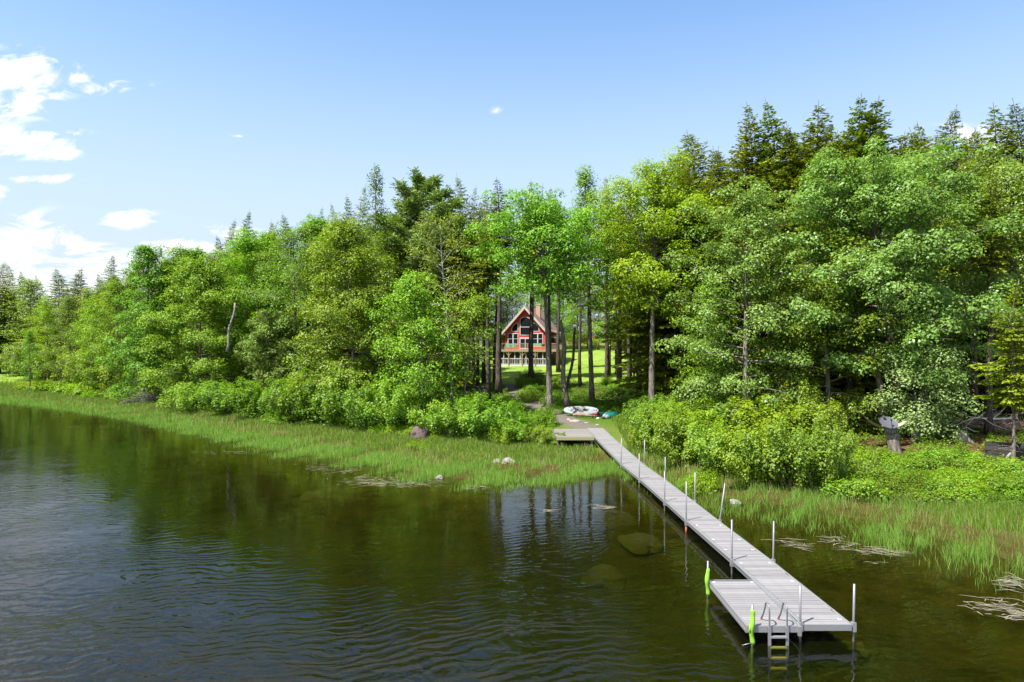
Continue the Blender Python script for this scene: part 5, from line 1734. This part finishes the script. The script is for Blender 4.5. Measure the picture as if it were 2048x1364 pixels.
def dens_dense(d, x, y):
    n_ = nearest_noise(x, y, .45, 1.0)
    outer = np.where(x > 7.5, 2.8, 2.3) + np.where(x > 7.5, .8, 1.4) * n_ + .5 * nearest_noise(x, y, 2.1, 5.0)
    return sst(d, outer - 1.0, outer + 1.8) * (1 - sst(d, 11, 15)) * np.where((np.abs(x - 6.7) < 1.0) & (y > 38), .0, 1.0) * np.where((np.abs(x - 4.9) < 3.2) & (y > 46.5), .0, 1.0)
blades('marsh_grass', 170000, dens_dense, lambda d, x, y: .14 + .27 * sst(d, -1, 5) + .04 * nearest_noise(x, y, .6, 2), .032, L_REED, 'dense bright green marsh grass along the whole shore', 'grass', (-85, 30), (-6, 22), 5)
blades('dry_grass', 14000, lambda d, x, y: dens_dense(d + 1.2, x, y), lambda d, x, y: .18 + .3 * sst(d, -1, 3), .030, leaf_mat('dry_blades', (.22, .19, .08), (.36, .31, .16), .3, .01), 'tan dry stalks mixed through the marsh grass', 'grass', (-85, 30), (-6, 22), 15)
def dens_sparse(d, x, y):
    n_ = nearest_noise(x, y, .7, 4.0) + .7 * nearest_noise(x, y, 2.3, 1.0)
    reach = np.where(x > 8, -4.5, np.where(x > -14, -3.2, -3.0))
    return sst(d, reach, reach * .2) * (1 - np.where(x > 8, sst(d, 6.5, 9), sst(d, .5, 3.5))) * np.where(x > 8, (.06 + .40 * sst(n_, -.4, 1.4)) * (1 - .6 * sst(d, -1, 4)), sst(n_, -.6, 1.4))
blades('lake_reeds', 40000, dens_sparse, lambda d, x, y: .28 + .14 * sst(d, -4, 0), .024, L_REEDP, 'sparse upright reeds standing in the shallow water', 'reeds', (-70, 30), (-9, 12), 6)
# lawn tufts
def dens_lawn(d, x, y):
    return sst(d, 12, 16) * np.where(x < -50, 1.0, 0.0)
# leafy undergrowth
def undergrowth(name, n, region, leaf, mt, label, seed, hmax):
    rg = np.random.default_rng(seed)
    x = rg.uniform(region[0], region[1], n * 6); y = rg.uniform(region[2], region[3], n * 6)
    d = sdist(x, y)
    cl_ = nearest_noise(x, y, 1.3, seed) + nearest_noise(x, y, 3.1, seed + 1) * .6
    pd = dseg(x, y, PATH)
    open_ = (np.abs(x - 5.0) < 3.4) & (y < 58.5)
    k = (cl_ > -.5) & (d > 9) & (pd > 1.1) & (np.abs(x) < y * .8) & ~open_ & (rg.uniform(0, 1, len(x)) < np.clip(cl_ * .5 + .5, .1, 1))
    x, y, cl_ = x[k][:n], y[k][:n], cl_[k][:n]
    hh = hmax * np.clip(.45 + .35 * cl_, .15, 1.2)
    z = ground(x, y) + rg.uniform(0, 1, len(x)) ** .6 * hh
    pos = np.stack([x, y, z], 1)
    nrm = unit(np.array([0, 0, 1.0]) + rg.normal(0, .45, (len(x), 3)))
    o = link(name, quads(name, leafquads(rg, pos, nrm, leaf), np.clip(rg.uniform(0, 1, len(x)) * .8 + .1 * cl_, 0, 1), mt))
    tag(o, label, 'undergrowth', kind='stuff')
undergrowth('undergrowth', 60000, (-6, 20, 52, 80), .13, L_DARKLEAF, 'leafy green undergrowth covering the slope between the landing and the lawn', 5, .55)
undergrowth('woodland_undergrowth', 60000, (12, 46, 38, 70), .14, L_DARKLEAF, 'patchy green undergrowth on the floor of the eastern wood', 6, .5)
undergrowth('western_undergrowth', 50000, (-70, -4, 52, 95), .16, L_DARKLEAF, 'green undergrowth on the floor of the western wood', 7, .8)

# floating dead reeds
DEADREED = simple('floating_dead_reed', (.25, .22, .17), .8, 0, .25, 3)
def floats(pts, label, seed, name='floating_reeds'):
    rg = random.Random(seed); q = MB()
    for (px, py, sx_, sy_, n, an) in pts:
        for _ in range(n):
            p = wp(rg.gauss(px, sx_), rg.gauss(py, sy_), .008)
            a = R(an + rg.gauss(0, 26)); L = rg.uniform(.15, .75) * (1 if px > 1500 else .9)
            c_ = Vector((math.cos(a), math.sin(a), 0)) * L / 2
            k = Vector((-math.sin(a), math.cos(a), 0)) * rg.uniform(.008, .018)
            m_ = p + Vector((rg.uniform(-.06, .06), rg.uniform(-.08, .08), rg.uniform(.0, .03)))
            q.add([p - c_ - k * .4, p - c_ + k * .4, m_ + k, p + c_ + k * .3, p + c_ - k * .3, m_ - k], [(0, 5, 2, 1), (5, 4, 3, 2)])
    tag(q.build(name, DEADREED), label, 'floating reeds', kind='stuff')
floats([(720, 960, 22, 5, 60, 20), (760, 968, 30, 3, 40, 0), (800, 962, 28, 6, 60, -20), (850, 966, 20, 3, 30, 0), (690, 938, 26, 6, 40, 10), (640, 935, 16, 5, 20, 20), (960, 974, 16, 3, 26, -15)], 'mat of pale dead reeds floating outside the marsh grass', 1)
floats([(1575, 1082, 10, 4, 8, -10), (1600, 1091, 16, 4, 18, -15)], 'small raft of pale dead reeds floating nearest the dock', 2)
floats([(1668, 1078, 10, 3, 14, -5), (1690, 1092, 20, 5, 18, -15), (1740, 1100, 20, 5, 24, -20), (1785, 1106, 16, 4, 18, -25), (1755, 1124, 16, 2, 4, -20)], 'long raft of pale dead reeds beyond the dock', 3)
floats([(2010, 1162, 12, 5, 22, -20), (2035, 1170, 12, 5, 20, -20)], 'upper raft of dead reeds by the east edge of the water', 4)
floats([(1965, 1212, 14, 6, 18, -30), (2010, 1210, 18, 8, 20, -25), (2035, 1226, 12, 6, 34, -35)], 'thick lower raft of dead reeds by the east edge of the water', 5)
floats([(1205, 1014, 12, 2, 26, 10)], 'little wisp of dead reeds over the sunken rock', 6)
floats([(1100, 1022, 8, 2, 12, 0)], 'tiny wisp of dead reeds on the ripples west of the dock', 7)
floats([(450, 905, 25, 2, 24, 5), (150, 855, 60, 2, 10, 0)], 'thin line of floating dead reeds off the western marsh', 8)

# ------------------------------------------------------------------ every plant and tree of a row gets its own place in its label
ONES = ['', 'first', 'second', 'third', 'fourth', 'fifth', 'sixth', 'seventh', 'eighth', 'ninth', 'tenth', 'eleventh', 'twelfth', 'thirteenth', 'fourteenth',
        'fifteenth', 'sixteenth', 'seventeenth', 'eighteenth', 'nineteenth']
TENS = {2: ('twentieth', 'twenty'), 3: ('thirtieth', 'thirty'), 4: ('fortieth', 'forty')}
def ordinal(n):
    if n < 20: return ONES[n]
    a, b = divmod(n, 10)
    return TENS[a][0] if b == 0 else TENS[a][1] + '-' + ONES[b]
def number(group, text, rows=None):
    os_ = [o for o in sc.objects if o.get('group') == group and o.parent is None]
    bx = lambda o: o.location.x / o.location.y
    if rows:
        os_.sort(key=lambda o: float(sdist(o.location.x, o.location.y)))
        k = -(-len(os_) // len(rows))
        for i, rn in enumerate(rows):
            for j, o in enumerate(sorted(os_[i * k:(i + 1) * k], key=bx)):
                o['label'] = text % (ordinal(j + 1), rn)
    else:
        for j, o in enumerate(sorted(os_, key=bx)):
            o['label'] = text % ordinal(j + 1)
number('low plants on the eastern bank', 'knee-high leafy plant, %s eastwards from the tall shrubs in the %s row of the bank', ('waterside', 'middle', 'woodside'))
number('trees beyond the lawn', 'sunlit tree in the wood edge behind the red house, %s counted from the west')
number('broadleaf trees inside the western wood', 'leafy tree inside the western wood behind the shore maples, %s counted from the meadow')
number('low plants behind the kayaks', 'low green plant among the trunks behind the kayaks, %s counted from the paddle board')
number('low plants on the slope', 'low green plant on the slope above the landing, %s counted from the gravel path')
number('small plants at the marsh edge', 'small leafy plant where shrubs meet marsh grass, %s counted from the meadow')
number('hemlocks between the eastern spires', 'hemlock in the wall of conifers under the eastern spires, %s counted from the west')
